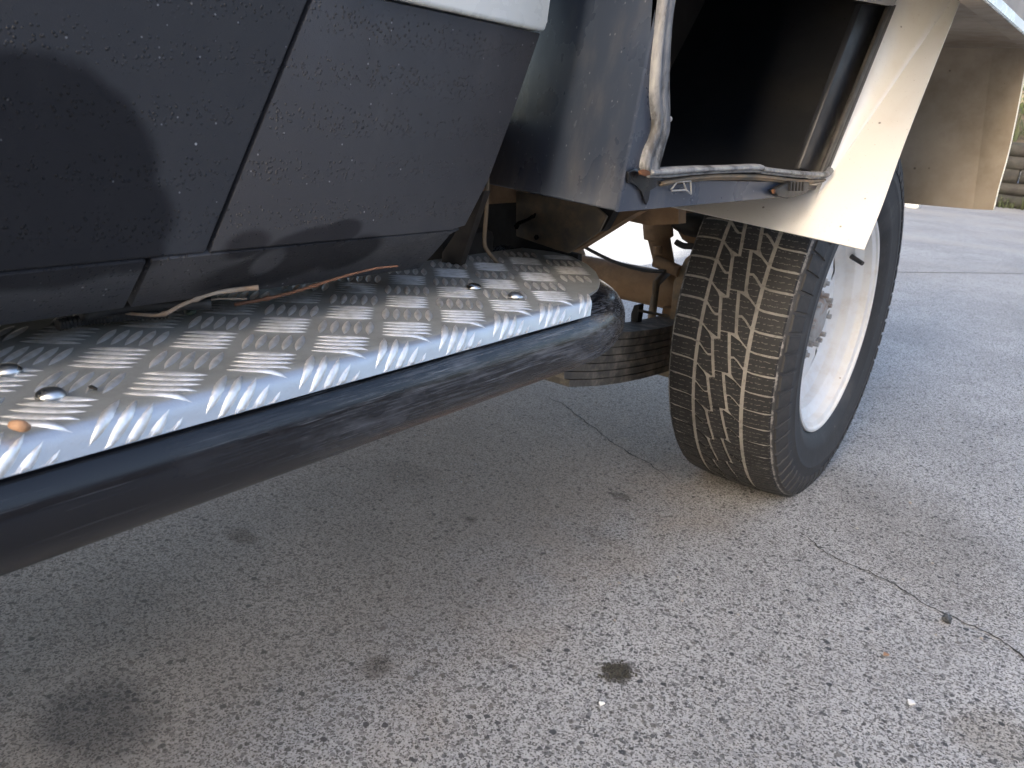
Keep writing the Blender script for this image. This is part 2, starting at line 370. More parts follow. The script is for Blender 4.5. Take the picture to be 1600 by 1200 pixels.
dst = m.add(m.mul(m.ramp(m.noise(p, 210, 4, .7), .60, .72), .35), m.mul(m.ramp(m.noise(p, 22, 5, .7), .5, .75), .14)); c = m.mix(dst, c, (.12, .115, .105))
TREAD = m.set(color=c, rough=.7, normal=m.bump(m.add(m.noise(p, 350, 3), m.mul(sip, -1.2)), .0008, .6))

# ------------------------------------------------------------------ ground
bm = bmesh.new()
xs = [-60, -20, -8, -4, -2, -1, 0, 1, 4, 12, 60]; ys = [-40, -10, -3, 0, 1, 2, 4, 8, 16, 40, 120]
V = [[bm.verts.new((x, y, G0)) for x in xs] for y in ys]
for j in range(len(ys) - 1):
    for i in range(len(xs) - 1): bm.faces.new((V[j][i], V[j][i + 1], V[j + 1][i + 1], V[j + 1][i]))
tag(obj('ground', bm, CONC), 'worn grey concrete yard with exposed aggregate and oil stains', kind='structure')
CRK = plain('crack_shade', (.025, .024, .022), .95, c2=(.05, .047, .043), sc_=60)
def crack(pxs, wid, seed, rough=.012):
    pts = spline([atz(u, v, G0) for u, v in pxs], 14); bm = bmesh.new(); prev = None; n = len(pts)
    for i, q in enumerate(pts):
        d = (pts[min(i + 1, n - 1)] - pts[max(i - 1, 0)]).normalized(); s = Vector((d.y, -d.x, 0))
        o = noise.noise(q * 22 + Vector((seed, 0, 0))) * rough + noise.noise(q * 90 + Vector((seed, 3, 0))) * rough * .4
        ww = wid * (.35 + .9 * abs(noise.noise(q * 40 + Vector((0, seed, 0))))) * min(1, i / 8 + .1, (n - i) / 8)
        c_ = q + s * o + Vector((0, 0, .0012)); cur = (bm.verts.new(c_ + s * ww), bm.verts.new(c_ - s * ww))
        if prev: bm.faces.new((prev[0], cur[0], cur[1], prev[1]))
        prev = cur
    return bm
tag(obj('ground_crack', crack([(1235, 822), (1290, 862), (1345, 890), (1430, 935), (1500, 970), (1560, 1002), (1640, 1055)], .0024, 1.0), CRK), 'long thin crack running across the concrete to the right edge', kind='structure')
tag(obj('ground_crack', crack([(855, 618), (890, 640), (930, 668), (955, 690), (1000, 715), (1050, 752)], .0022, 5.0), CRK), 'short crack in the brown concrete under the truck', kind='structure')
bm = bmesh.new(); yj = 5.55
ja, jb = Vector((-.99, 5.14, G0 + .0015)), Vector((-.41, 5.99, G0 + .0015)); jd = (jb - ja).normalized(); js = Vector((jd.y, -jd.x, 0)) * .004
prism(bm, [ja - jd * 4.5 - js, ja + jd * 7 - js, ja + jd * 7 + js, ja - jd * 4.5 + js], (0, 0, .0008))
tag(obj('ground_joint', bm, plain('joint_filler', (.11, .105, .10), .9, c2=(.16, .155, .15), sc_=5)), 'straight joint between the concrete slabs behind the truck', kind='structure')

# ------------------------------------------------------------------ low house added out of view for reflections
house = tag(empty('house', (11.0, 2, 0)), 'low tan brick house added out of view for reflections on the truck', 'house')
WOODW = plain('tan_brick_wall', (.30, .22, .16), .8, c2=(.36, .27, .20), sc_=3)
ROOFM = plain('grey_roof_iron', (.25, .25, .26), .5, .3)
def hbox(name, lo, hi, mat):
    return obj(name, box(bmesh.new(), lo, hi), mat, house)
hbox('wall', (0, -10, 0), (6, 10, 2.7), WOODW)
obj('roof', prism(bmesh.new(), [(-.5, -10.5, 2.702), (6.5, -10.5, 2.702), (3, -10.5, 4.2)], (0, 21, 0)), ROOFM, house)
# tall block added out of view, shaped to shade this side of the yard
block = tag(empty('shade_block', (4.0, -20, 0)), 'tall pale block added out of view to shade the near side of the truck', 'shade blocker')
RENDER = plain('pale_render', (.46, .44, .41), .8, c2=(.40, .385, .36), sc_=1)
obj('wall', prism(bmesh.new(), [(0, 0, 0), (36, 0, 0), (36, -10, 0), (3.2, -10, 0)], (0, 0, 20.2)), RENDER, block); obj('roof', prism(bmesh.new(), [(-.1, .15, 20.202), (36.1, .15, 20.202), (36.1, -10.1, 20.202), (3.2, -10.1, 20.202)], (0, 0, .3)), ROOFM, block)
BWIN = plain('dark_window', (.03, .035, .04), .1); bw = None
for kx in range(11):
    for kz in range(5):
        if bw is None: bw = o = obj('window', box(bmesh.new(), (0, 0, 0), (1.6, .06, 1.5)), BWIN, block)
        else: o = same(bw, block)
        o.location = (1.2 + kx * 3.1, -.01, 1.2 + kz * 3.2)
# ------------------------------------------------------------------ truck
truck = tag(empty('pickup_truck', (-1.22, 1.0, 0)), 'black and cream flatbed pickup truck with tread plate side step and white steel wheel', 'pickup truck')
TM = Matrix.Translation((1.22, -1.0, 0))
def part(name, bm, mat, parent=truck, smooth=None):
    o = obj(name, bm, mat, parent, smooth)
    if parent is truck: o.matrix_parent_inverse = TM
    return o
def psheet(name, pts, off, mat, parent=truck, bevel=0.0, seg=2, smooth=30):
    bm = prism(bmesh.new(), [Vector(p) for p in pts], off)
    if bevel: bmesh.ops.bevel(bm, geom=bm.edges[:], offset=bevel, segments=seg, affect='EDGES', profile=0.5, clamp_overlap=True)
    return part(name, bm, mat, parent, smooth)
def holder(name):
    o = empty(name, (-1.22, 1.0, 0)); o.parent = truck; o.matrix_parent_inverse = TM
    return o
def sub(name, bm, mat, parent, smooth=None):
    o = obj(name, bm, mat, parent, smooth); o.matrix_parent_inverse = TM; return o

# cab side: upper panel plane and inward sloping sill plane
PU0, PUN = Vector((-.572, 0, .616)), Vector((.214, 0, -.016)).normalized()
PS0, PSN = Vector((-.572, 0, .616)), Vector((.044, 0, -.040)).normalized()
def up(u, v): return at(u, v, PU0, PUN)
def si(u, v): return at(u, v, PS0, PSN)
zt = 1.25
def ext(p, q, z):                                   # carry an edge on upwards to height z
    k = (z - p.z) / (q.z - p.z); return p + (q - p) * k
seamT, seamB = up(487, 0), up(326, 401)
bandL, bandR = up(618, -1), up(846, 50)
d0 = up(0, 427); d0 = Vector((d0.x, -.75, PU0.z)); seamB.z = PU0.z; 
top_front = ext(seamB, seamT, zt)
IN = Vector((-.022, 0, 0))
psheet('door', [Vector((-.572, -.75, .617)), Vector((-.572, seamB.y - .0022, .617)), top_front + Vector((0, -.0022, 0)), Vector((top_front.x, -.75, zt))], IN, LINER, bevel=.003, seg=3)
cr = [up(u, v) for u, v in ((845, 52), (793, 200), (762, 283), (727, 353))]
ce = up(706, 358); zc = PU0.z
b0 = ext(seamB, seamT, bandR.z - .002) + Vector((0, .001, 0))
q0 = Vector((-.572, seamB.y + .001, zc + .001)); q1 = Vector((-.572, ce.y, zc + .001))
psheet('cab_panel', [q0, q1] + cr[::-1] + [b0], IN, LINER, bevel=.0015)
# cream upper panel, standing a little proud with a rolled lower lip
pz = Vector((.006, 0, 0)); bt = ext(Vector((cr[1].x, cr[1].y, cr[1].z)), cr[0], zt)
br = up(846, 50); 
psheet('cream_panel', [Vector((b0.x, b0.y - .0, br.z + .001)) + pz, br + pz + Vector((0, -.001, .0)), br + pz + Vector((.001, .003, .010)), Vector((br.x + .008, br.y + .045, zt)), Vector((b0.x + .012, top_front.y + .008, zt))], Vector((-.028, 0, 0)), CREAM, bevel=.004, seg=3)
# sill panels below the crease
sb = lambda y, k: Vector((-.572 - .042 * k, y, .616 - .046 * k))
e1, e2 = si(234, 406), si(206, 474)
INS = Vector((-.02, 0, .018))
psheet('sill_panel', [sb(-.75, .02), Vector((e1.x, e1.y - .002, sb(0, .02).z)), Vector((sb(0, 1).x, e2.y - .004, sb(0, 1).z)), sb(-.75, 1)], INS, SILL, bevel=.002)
r1, r2, r3, r4 = si(722, 357), si(702, 366), si(677, 398), si(655, 420)
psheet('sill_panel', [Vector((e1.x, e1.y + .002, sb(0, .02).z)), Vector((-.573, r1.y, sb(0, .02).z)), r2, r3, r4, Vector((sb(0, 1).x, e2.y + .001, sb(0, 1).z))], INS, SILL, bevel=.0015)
# upper cab: window and roof
psheet('cab_window', [Vector((-.545, -.70, zt + .004)), Vector((-.545, .78, zt + .004)), Vector((-.62, .74, 1.56)), Vector((-.62, -.45, 1.56))], (-.006, 0, 0), plain('dark_glass', (.02, .022, .024), .05))
psheet('cab_roof', [Vector((-.64, -.5, 1.564)), Vector((-.64, .80, 1.564)), Vector((-1.80, .80, 1.564)), Vector((-1.80, -.5, 1.564))], (0, 0, .06), CREAM, bevel=.02)
# bonnet and front wing ahead of the door
bm = box(bmesh.new(), (-1.86, -2.45, .56), (-.575, -.756, 1.16)); bmesh.ops.bevel(bm, geom=bm.edges[:], offset=.05, segments=3, affect='EDGES'); part('front_wing', bm, CREAM, smooth=40)
bm = box(bmesh.new(), (-1.88, -2.62, .42), (-.56, -2.47, .62)); bmesh.ops.bevel(bm, geom=bm.edges[:], offset=.03, segments=3, affect='EDGES'); part('front_bumper', bm, DARK, smooth=40)
# inner body behind the panels
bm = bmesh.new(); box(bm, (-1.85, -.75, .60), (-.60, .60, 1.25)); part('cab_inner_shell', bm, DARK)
psheet('cab_rear_wall', [(-1.85, .66, .62), (-.605, .66, .62), (-.585, .74, .85), (-.58, .80, 1.25), (-1.85, .80, 1.25)], (0, -.04, 0), DARK)
# dark brown inner flange and pipe between cab and tray
psheet('inner_flange', [aty(745, 300, .80), aty(758, 298, .80), aty(716, 420, .80), aty(690, 428, .80), aty(690, 395, .80), aty(722, 350, .80)], (0, .012, 0), plain('brown_black_flange', (.022, .018, .015), .8, c2=(.05, .038, .028), sc_=18), bevel=.001)
psheet('fuel_tank', [Vector((-.74, .82, .40)), Vector((-.74, .82, .575)), Vector((-1.3, .82, .60)), Vector((-1.3, .82, .40))], (0, .12, 0), DARK, bevel=.012)
pp = [aty(u, v, .86) for u, v in ((762, 278), (760, 330), (757, 378), (764, 395), (778, 412), (790, 428))]
part('breather_pipe', tube(bmesh.new(), spline(pp, 5), .0028, 8), DIRTY, smooth=True)

# ------------------------------------------------------------------ side step
step = holder('side_step')
ZS = .542; XA = -.486; RA = .014; A60 = math.radians(70); LA = RA * A60; XE = XA + LA + .012
def fl(xu, y, h=0.0):                                # unrolled plate coordinate to the bent sheet
    if xu <= XA: return Vector((xu, y, ZS + h))
    if xu <= XA + LA:
        a = (xu - XA) / RA; return Vector((XA + (RA + h) * math.sin(a), y, ZS - RA + (RA + h) * math.cos(a)))
    t = xu - XA - LA; b = Vector((XA + (RA + h) * math.sin(A60), y, ZS - RA + (RA + h) * math.cos(A60)))
    return b + Vector((math.cos(A60), 0, -math.sin(A60))) * t
def yend(xu):                                        # rounded rear outline of the plate
    if xu > -.484: return .794 - max(0, (xu + .474)) * .6
    pts = [(-.76, 1.00), (-.69, 1.022), (-.648, 1.012), (-.60, .978), (-.56, .938), (-.52, .885), (-.505, .858), (-.494, .835), (-.484, .800)]
    for (a, ya), (b, yb) in zip(pts, pts[1:]):
        if xu <= b: return ya + (yb - ya) * max(0, (xu - a) / (b - a))
    return .80
bm = bmesh.new(); us = [-.74, -.71, -.69, -.67, -.648, -.625, -.60, -.58, -.56, -.54, -.52, -.51, -.505, -.500, -.495, -.490, -.4861] + [XA + LA * k / 6 for k in range(0, 7)] + [XE - .008, XE]
us = [u for i, u in enumerate(us) if i == 0 or u > us[i - 1] + 1e-5]
nY = 30; rows_ = []
for u in us:
    ye = yend(u); rows_.append([(fl(u, -.8 + (ye + .8) * k / nY), fl(u, -.8 + (ye + .8) * k / nY, -.003)) for k in range(nY + 1)])
top = [[bm.verts.new(a) for a, b in r] for r in rows_]; bot = [[bm.verts.new(b) for a, b in r] for r in rows_]
for i in range(len(us) - 1):
    for k in range(nY):
        bm.faces.new((top[i][k], top[i][k + 1], top[i + 1][k + 1], top[i + 1][k])); bm.faces.new((bot[i][k], bot[i + 1][k], bot[i + 1][k + 1], bot[i][k + 1]))
    for k in (0, nY): bm.faces.new((top[i][k], top[i + 1][k], bot[i + 1][k], bot[i][k]))
for k in range(nY):
    for i in (0, len(us) - 1): bm.faces.new((top[i][k], bot[i][k], bot[i][k + 1], top[i][k + 1]))
sub('tread_plate', bm, PLATE, step, 40)
# raised bars, five to a cell, cells turned 45 degrees to the step
AC = .0796; x0, y0 = -.504, .2749
def bar_mesh(cx, cy, ang, wrap, L=.046, W=.0078, H=.0017):
    bm = bmesh.new(); ca, sa = math.cos(ang), math.sin(ang); n = 8; rings = []
    for i in range(n + 1):
        t = -1 + 2 * i / n; ww = W / 2 * (1 - abs(t) ** 2.2) + .0002; hh = H * (1 - abs(t) ** 3) 
        r = []
        for k, (s, h) in enumerate(((-1, -.0004), (-.55, .72), (0, 1), (.55, .72), (1, -.0004))):
            a = t * L / 2; b = s * ww; hz = h * hh if h > 0 else h
            px, py = cx + a * ca - b * sa, cy + a * sa + b * ca
            if wrap: px = min(px, XE - .0006); q = fl(px, py, hz + .0001)
            else: q = Vector((px, py, hz))
            r.append(bm.verts.new(q))
        rings.append(r)
    for a, b in zip(rings, rings[1:]):
        for k in range(4): bm.faces.new((a[k], a[k + 1], b[k + 1], b[k]))
    bmesh.ops.dissolve_degenerate(bm, dist=1e-6, edges=bm.edges[:])
    return bm
proto = {}; rest = bmesh.new(); cands = []
for k2 in range(-1, 7):                              # half steps of X
    for n2 in range(-18, 24):
        if (k2 + n2) % 2: continue
        cx, cy = x0 - k2 * AC / 2, y0 + n2 * AC / 2
        ang = math.pi / 4 if k2 % 2 == 0 else 3 * math.pi / 4
        for j in range(-2, 3):
            o = j * .0107; bx, by = cx - o * math.sin(ang), cy + o * math.cos(ang)
            if k2 == -1: bx += .001
            if bx < -.725: continue
            ex, ey = .0225 * math.cos(ang), .0225 * math.sin(ang)
            if any(by + q * ey > yend(min(bx + q * ex, XE)) - .003 for q in (-1, 0, 1)): continue
            cands.append((by, bx, ang, k2))
seen = sorted([c for c in cands if c[0] > .06 and c[1] > -.71], key=lambda c: abs(c[0] - .45))[:300]
ids = set(seen)
for c in cands:
    by, bx, ang, k2 = c
    wrap = bx > XA - .03
    if c in ids:
        if wrap: sub('tread_bar', bar_mesh(bx, by, ang, True), BARM, step, True)
        else:
            key = k2 % 2
            if key not in proto:
                o = sub('tread_bar', bar_mesh(0, 0, ang, False), BARM, step, True); proto[key] = o
            else: o = same(proto[key], step)
            o.location = (bx, by, ZS + .0001)
    else:
        b = bar_mesh(bx, by, ang, True); me = bpy.data.meshes.new('t'); b.to_mesh(me); b.free(); rest.from_mesh(me); bpy.data.meshes.remove(me)
o = sub('tread_bars', rest, BARM, step, True); o['kind'] = 'stuff'
tp = spline([(-.506, -.8, .488), (-.506, .3, .488), (-.506, .70, .488), (-.507, .80, .488), (-.516, .858, .488), (-.536, .905, .488), (-.568, .945, .487), (-.62, .985, .486), (-.70, 1.03, .484), (-.85, 1.10, .48)], 7)
sub('step_tube', tube(bmesh.new(), tp, .0425, 36), TUBE, step, True)
for (bx, by) in ((-.526, .207), (-.592, .207), (-.584, .704), (-.525, .708)):
    bm = dome(bmesh.new(), (bx, by, ZS + .001), .0098, .0062, 20, 6); sub('bolt', bm, BOLTM, step, True)
bm = bmesh.new(); box(bm, (-.74, -.8, .49), (-.70, 1.0, .535)); sub('mounting_rail', bm, DARK, step)
for yy in (-.3, .45, .93):
    bm = bmesh.new(); box(bm, (-1.0, yy, .46), (-.70, yy + .05, .49)); sub('mounting_bracket', bm, DARK, step)
# black hose and wiring tucked under the sill
hp = [atz(u, v, .553) for u, v in ((90, 508), (130, 500), (170, 496), (215, 492), (262, 489))]
bm = bmesh.new(); pts = spline(hp, 14); tube(bm, pts, [.0042 + .0009 * (i % 2) for i in range(len(pts))], 10); part('corrugated_hose', bm, RUBBER2)
part('rubber_hose', tube(bmesh.new(), spline([atz(u, v, .562) for u, v in ((130, 492), (190, 480), (250, 476), (330, 474))], 6), .0055, 10), RUBBER2, smooth=True)

# ------------------------------------------------------------------ locker box in front of the wheel
lock = holder('locker_box')
SA = Vector((-.440, .770, .647)); SB = Vector((-.385, 1.31, .647))
sn = Vector((SB.y - SA.y, -(SB.x - SA.x), 0)).normalized()          # outward normal of its side
def sd(u, v, off=0.0): return at(u, v, SA + sn * off, sn)
cT = sd(1031, -1); cB = sd(965, 331)
GP0 = Vector((-.29, 1.24, .588)); GN = Vector((0, 1, -.75)).normalized()   # sloping plane of the mudguard
def gd(u, v, off=0.0): return at(u, v, GP0 - GN * off, GN)
cTT = ext(cB, cT, 1.12)
# front face, swept back and closed behind
fi = Vector((-.80, .945, .640)); fiT = Vector((-.80, 1.00, 1.12))
psheet('front_panel', [cB, fi, fiT, cTT], (-.02, .06, 0), BOXP, lock, bevel=.004, seg=3)
for o in lock.children: o.matrix_parent_inverse = TM
# side skin round the opening
oF = [sd(u, v) for u, v in ((1043, -1), (1040, 120), (1036, 200), (1022, 240), (1008, 268))]
oB = [sd(u, v) for u, v in ((1060, 272), (1120, 266), (1190, 266), (1286, 272))]
oR = [sd(u, v) for u, v in ((1290, 268), (1396, 6))]
oRT = ext(oR[0], oR[1], 1.12); oFT = ext(oF[1], oF[0], 1.12)
def lsheet(name, pts, off, mat, bevel=0.0, smooth=30, seg=2):
    o = psheet(name, pts, off, mat, lock, bevel, seg, smooth); o.matrix_parent_inverse = TM; return o
thin = -sn * .004
lsheet('side_skin', [cB + sn * .0005, sd(1100, 319), sd(1190, 311), sd(1258, 302), sd(1262, 283), sd(1190, 284), sd(1100, 282), oB[0] + Vector((0, 0, -.012)), oF[-1], oF[-2], oF[-3], oF[1], oFT, cTT + sn * .0005], thin, BOXP)
# inner walls
dI = Vector((-.40, 0, 0)); yb = sd(1150, 270)
fl0 = Vector((SA.x - .01, SA.y + .03, .655))
lsheet('floor_panel', [sd(985, 300) - sn * .006, sd(1290, 290) - sn * .006, Vector((-.86, 1.36, .655)), Vector((-.80, .96, .655))], (0, 0, -.006), BOXIN)
lsheet('back_panel', [Vector((-.80, .95, .66)), Vector((-.72, 1.34, .66)), Vector((-.72, 1.60, 1.12)), Vector((-.80, 1.0, 1.12))], (-.01, 0, 0), BOXIN)
rw = lambda x, z, d=0.0: Vector((x, 1.24 + (z - .588) * .75 - .022 - d, z))
lsheet('rear_panel', [rw(-.405, .66), rw(-.80, .66), rw(-.80, 1.12), rw(-.405, 1.12)], (0, .006, 0), BOXREAR)
lsheet('inner_front_panel', [Vector((-.455, .80, .66)), Vector((-.79, .965, .66)), Vector((-.79, 1.01, 1.12)), Vector((-.46, .86, 1.12))], (0, .004, 0), BOXIN)
# channel strip inside the rear edge of the opening
s1 = [sd(u, v, -.012) for u, v in ((1249, 264), (1284, 269), (1392, 8), (1347, 6))]
lsheet('channel_strip', s1, -sn * .01, BOXREAR, .002)
part_ = [sd(1287, 268, .001), sd(1291, 270, .001), sd(1397, 8, .001), sd(1391, 8, .001)]
lsheet('channel_lip', [sd(1279, 268, .0), sd(1284, 269, .0), sd(1390, 8, .0), sd(1384, 8, .0)], sn * .006, BLACKP, .0012)
lsheet('channel_lip', part_, sn * .004, BLACKP, .001)
lsheet('top_frame', [sd(1255, -14, .002), sd(1392, 10, .002), sd(1400, -4, .002), sd(1408, -30, .002), sd(1255, -34, .002)], sn * .004, TRAYM, .001)
# weather seal hanging loose at the front edge, lying along the bottom
def ribbon(px, wpx, off, th, name, n=8, mat=SEAL):
    """a bulged strip along a path, its width given along the wall"""
    a = spline([sd(u - wl, v, off) for (u, v), (wl, wr) in zip(px, wpx)], n); b = spline([sd(u + wr, v, off) for (u, v), (wl, wr) in zip(px, wpx)], n)
    bm = bmesh.new(); rings = []
    for i, (p_, q_) in enumerate(zip(a, b)):
        r = []
        for t, h in ((0, -.2), (.0, .5), (.16, .95), (.34, .72), (.42, .35), (.52, .62), (.70, .9), (.80, .45), (.88, .8), (1, .4), (1, -.2)):
            wob = .08 * noise.noise(Vector((i * .23, t * 3, 1.7)))
            r.append(bm.verts.new(p_.lerp(q_, t) + sn * th * (h + wob)))
        rings.append(r)
    for r0, r1_ in zip(rings, rings[1:]):
        for k in range(10): bm.faces.new((r0[k], r0[k + 1], r1_[k + 1], r1_[k]))
    for r in (rings[0], rings[-1]): bm.faces.new(r)
    return sub(name, bm, mat, lock, True)
sealA = ribbon([(1038, -20), (1033, 30), (1028, 90), (1026, 150), (1027, 200), (1016, 236), (1010, 262), (1016, 276)], [(8, 13), (7, 12), (9, 13), (10, 15), (8, 14), (10, 16), (9, 16), (5, 14)], .002, .009, 'rubber_seal')
def ribbon_h(px, hpx, off, th, name, mat=SEAL, n=8):
    a = spline([sd(u, v - h0, off) for (u, v), (h0, h1) in zip(px, hpx)], n); b = spline([sd(u, v + h1, off) for (u, v), (h0, h1) in zip(px, hpx)], n)
    bm = bmesh.new(); rings = []
    for i, (p_, q_) in enumerate(zip(a, b)):
        r = []
        for t, h in ((0, -.2), (0, .4), (.15, .9), (.45, 1.0), (.62, .85), (.70, .35), (.8, .7), (1, .4), (1, -.2)):
            r.append(bm.verts.new(p_.lerp(q_, t) + sn * th * (h + .1 * noise.noise(Vector((i * .3, t * 3, 4.7))))))
        rings.append(r)
    for r0, r1_ in zip(rings, rings[1:]):
        for k in range(8): bm.faces.new((r0[k], r0[k + 1], r1_[k + 1], r1_[k]))
    for r in (rings[0], rings[-1]): bm.faces.new(r)
    return sub(name, bm, mat, lock, True)
ribbon_h([(1008, 268), (1040, 269), (1080, 266), (1130, 264), (1180, 262), (1186, 265), (1230, 270), (1280, 273), (1292, 268)], [(4, 9), (8, 8), (7, 7), (6, 6), (6, 7), (6, 6), (5, 6), (5, 6), (8, 5)], .002, .011, 'rubber_seal')
ribbon_h([(1030, 287), (1070, 280), (1120, 276), (1190, 277), (1250, 284), (1285, 281)], [(3, 4), (4, 5), (4, 5), (4, 5), (4, 5), (3, 3)], .0015, .006, 'seal_backing', DIRTY)
# tar run, rust spot, broken clip, latch
tarp = [(978, 268), (990, 262), (1004, 268), (1016, 278), (1032, 284), (1022, 292), (1012, 296), (1011, 312), (1007, 320), (1003, 313), (1000, 298), (992, 290), (984, 284), (978, 286)]
lsheet('tar_run', [sd(u, v, .0012) for u, v in tarp], sn * .003, TAR, .0008)
lsheet('rust_patch', [sd(u, v, .010) for u, v in ((996, 267), (1004, 264), (1012, 267), (1014, 273), (1006, 275), (998, 273))], sn * .003, RUST, .001)
bm = bmesh.new()
for a, b in (((1049, 296), (1058, 284)), ((1058, 284), (1079, 283)), ((1079, 283), (1080, 303)), ((1068, 284), (1072, 297)), ((1050, 298), (1072, 297)), ((1072, 297), (1080, 303))):
    tube(bm, [sd(*a, .006), sd(*b, .006)], .0011, 6)
sub('broken_clip', bm, plain('pale_plastic', (.35, .34, .32), .5), lock)
lt = lsheet('latch', [sd(u, v, .001) for u, v in ((1199, 296), (1206, 305), (1222, 309), (1252, 300), (1256, 284), (1238, 283), (1230, 281))], sn * .010, BLACKP, .002)
for k in range(5):
    u = 1233 + k * 5; lsheet('latch_rib', [sd(u, 284, .0112), sd(u + 2, 284, .0112), sd(u + 1, 297, .0112), sd(u - 1, 298, .0112)], sn * .003, BLACKP)
bm = bmesh.new(); c0 = sd(1207, 299, .011); tube(bm, [c0, c0 + sn * .003], .0032, 12); sub('latch_rivet', bm, RUST, lock, 30)
bm = bmesh.new(); c0 = sd(1046, 186, -.004); blob(bm, c0, .0035, 3.1, sub=2, rough=.1); sub('rubber_plug', bm, plain('pale_plug', (.5, .46, .42), .6), lock, True)

# ------------------------------------------------------------------ mudguards
mg = holder('mudguard')
gpts = [gd(u, v) for u, v in ((1040, 321), (1060, 325), (1200, 356), (1320, 383), (1350, 390))]
ge = spline([gd(u, v) for u, v in ((1350, 390), (1378, 322), (1410, 232), (1455, 116), (1501, 0))], 5)
zt2 = 1.02
ge.append(ext(ge[-2], ge[-1], zt2))
gin = Vector((gpts[0].x - .25, 0, gpts[0].z)); gin.y = 1.24 + (gin.z - .588) * .75
gtop = Vector((gin.x, 1.24 + (zt2 - .588) * .75, zt2))
o = psheet('guard_front_plate', [gin] + gpts[:-1] + ge + [gtop], GN * .0022, GUARD, mg, .0); o.matrix_parent_inverse = TM
# side strip turning into the plate with a rounded inside corner
bm = bmesh.new(); rings = []
rad = .075
for i in range(13):
    t = i / 12; z0_ = .652 + (1.10 - .652) * t
    a = oR[0] + (oR[1] - oR[0]) * ((z0_ - oR[0].z) / (oR[1].z - oR[0].z))
    # corner where the locker side meets the plate at this height
    yg = 1.24 + (z0_ - .588) * .75 - .0015
    xg = SA.x + (yg - SA.y) * (SB.x - SA.x) / (SB.y - SA.y)
    cdir = Vector((xg, yg, z0_)) - a; Ls = Vector((cdir.x, cdir.y, 0)).length; cdir.z = 0; cdir.normalize()
    rr_ = min(rad, Ls * .85)
    r = [a + sn * .001]
    cen = Vector((xg, yg, z0_))
    st_ = cen - cdir * rr_; en = cen + Vector((rr_, 0, 0))
    for k in range(9):
        q = k / 8; b_ = st_ * (1 - q) ** 2 + cen * 2 * q * (1 - q) + en * q ** 2; r.append(b_ + sn * .001)
    rings.append([bm.verts.new(v) for v in r])
for r0, r1_ in zip(rings, rings[1:]):
    for k in range(9): bm.faces.new((r0[k], r0[k + 1], r1_[k + 1], r1_[k]))
o = sub('guard_side_strip', bm, GUARD, mg, True)
md = o.modifiers.new('thick', 'SOLIDIFY'); md.thickness = .0012; md.offset = -1
# rear guard: upright plate behind the wheel with a shallow fold, and the arch top
YR = 2.25
fold = [aty(u, v, YR) for u, v in ((1520, 327), (1545, 130))]
re_ = spline([aty(u, v, YR) for u, v in ((1553, 328), (1562, 290), (1576, 240), (1589, 180), (1602, 110))], 4)
re_.append(ext(re_[-2], re_[-1], .975))
fb, ft = fold[0], ext(fold[0], fold[1], .975)
lb = aty(1380, 318, YR); lb.x -= .2; ltp = Vector((lb.x, YR, .975))
o = psheet('guard_rear_plate', [lb, fb, ft, ltp], (0, .002, 0), REARG, mg); o.matrix_parent_inverse = TM
o = psheet('guard_rear_plate', [fb + Vector((0, -.0006, 0)), re_[0] + Vector((.0, -.012, 0))] + [q + Vector((0, -.014, 0)) for q in re_[1:]] + [ft + Vector((0, -.0006, 0))], (0, .002, 0), REARG, mg); o.matrix_parent_inverse = TM
bm = bmesh.new(); tube(bm, [q + Vector((.001, -.013, 0)) for q in re_], .0016, 8); sub('guard_edge', bm, CREAM, mg, True)
bm = bmesh.new(); box(bm, (-.66, 1.54, .966), (-.262, YR - .004, .970)); sub('guard_top_plate', bm, REARG, mg)
# tray: side rail, ribbed dropside, deck
tray = holder('flatbed_tray')
RL = lambda y: .945 + (y - 1.3) * .02
bm = prism(bmesh.new(), [(-.238, .95, RL(.95)), (-.238, 2.75, RL(2.75)), (-.238, 2.75, RL(2.75) + .018), (-.238, .95, RL(.95) + .018)], (-.006, 0, 0)); bmesh.ops.bevel(bm, geom=bm.edges[:], offset=.0015, segments=2, affect='EDGES')
sub('side_rail', bm, CREAM, tray, 30)
bm = prism(bmesh.new(), [(-.2445, .95, RL(.95) + .001), (-.2445, 2.75, RL(2.75) + .001), (-.275, 2.75, RL(2.75) + .0), (-.275, .95, RL(.95) + .0)], (0, 0, .003)); sub('rail_flange', bm, REARG, tray)
bm = bmesh.new(); n = 300; ra, rb_ = [], []
for i in range(n + 1):
    y_ = .95 + 1.8 * i / n; d = .003 * math.sin(2 * math.pi * i / 2.5 / 1.0) if False else (.0032 if (i // 1) % 2 else 0)
    ra.append(bm.verts.new((-.247 + d, y_, RL(y_) + .020))); rb_.append(bm.verts.new((-.247 + d, y_, 1.30)))
for i in range(n): bm.faces.new((ra[i], ra[i + 1], rb_[i + 1], rb_[i]))
sub('ribbed_dropside', bm, TRAYM, tray)
bm = bmesh.new(); box(bm, (-1.5, .98, 1.06), (-.256, 2.3, 1.10)); sub('deck', bm, DARK, tray)
bm = bmesh.new(); box(bm, (-1.5, .88, 1.00), (-.50, .975, 1.30)); sub('headboard', bm, DARK, tray)

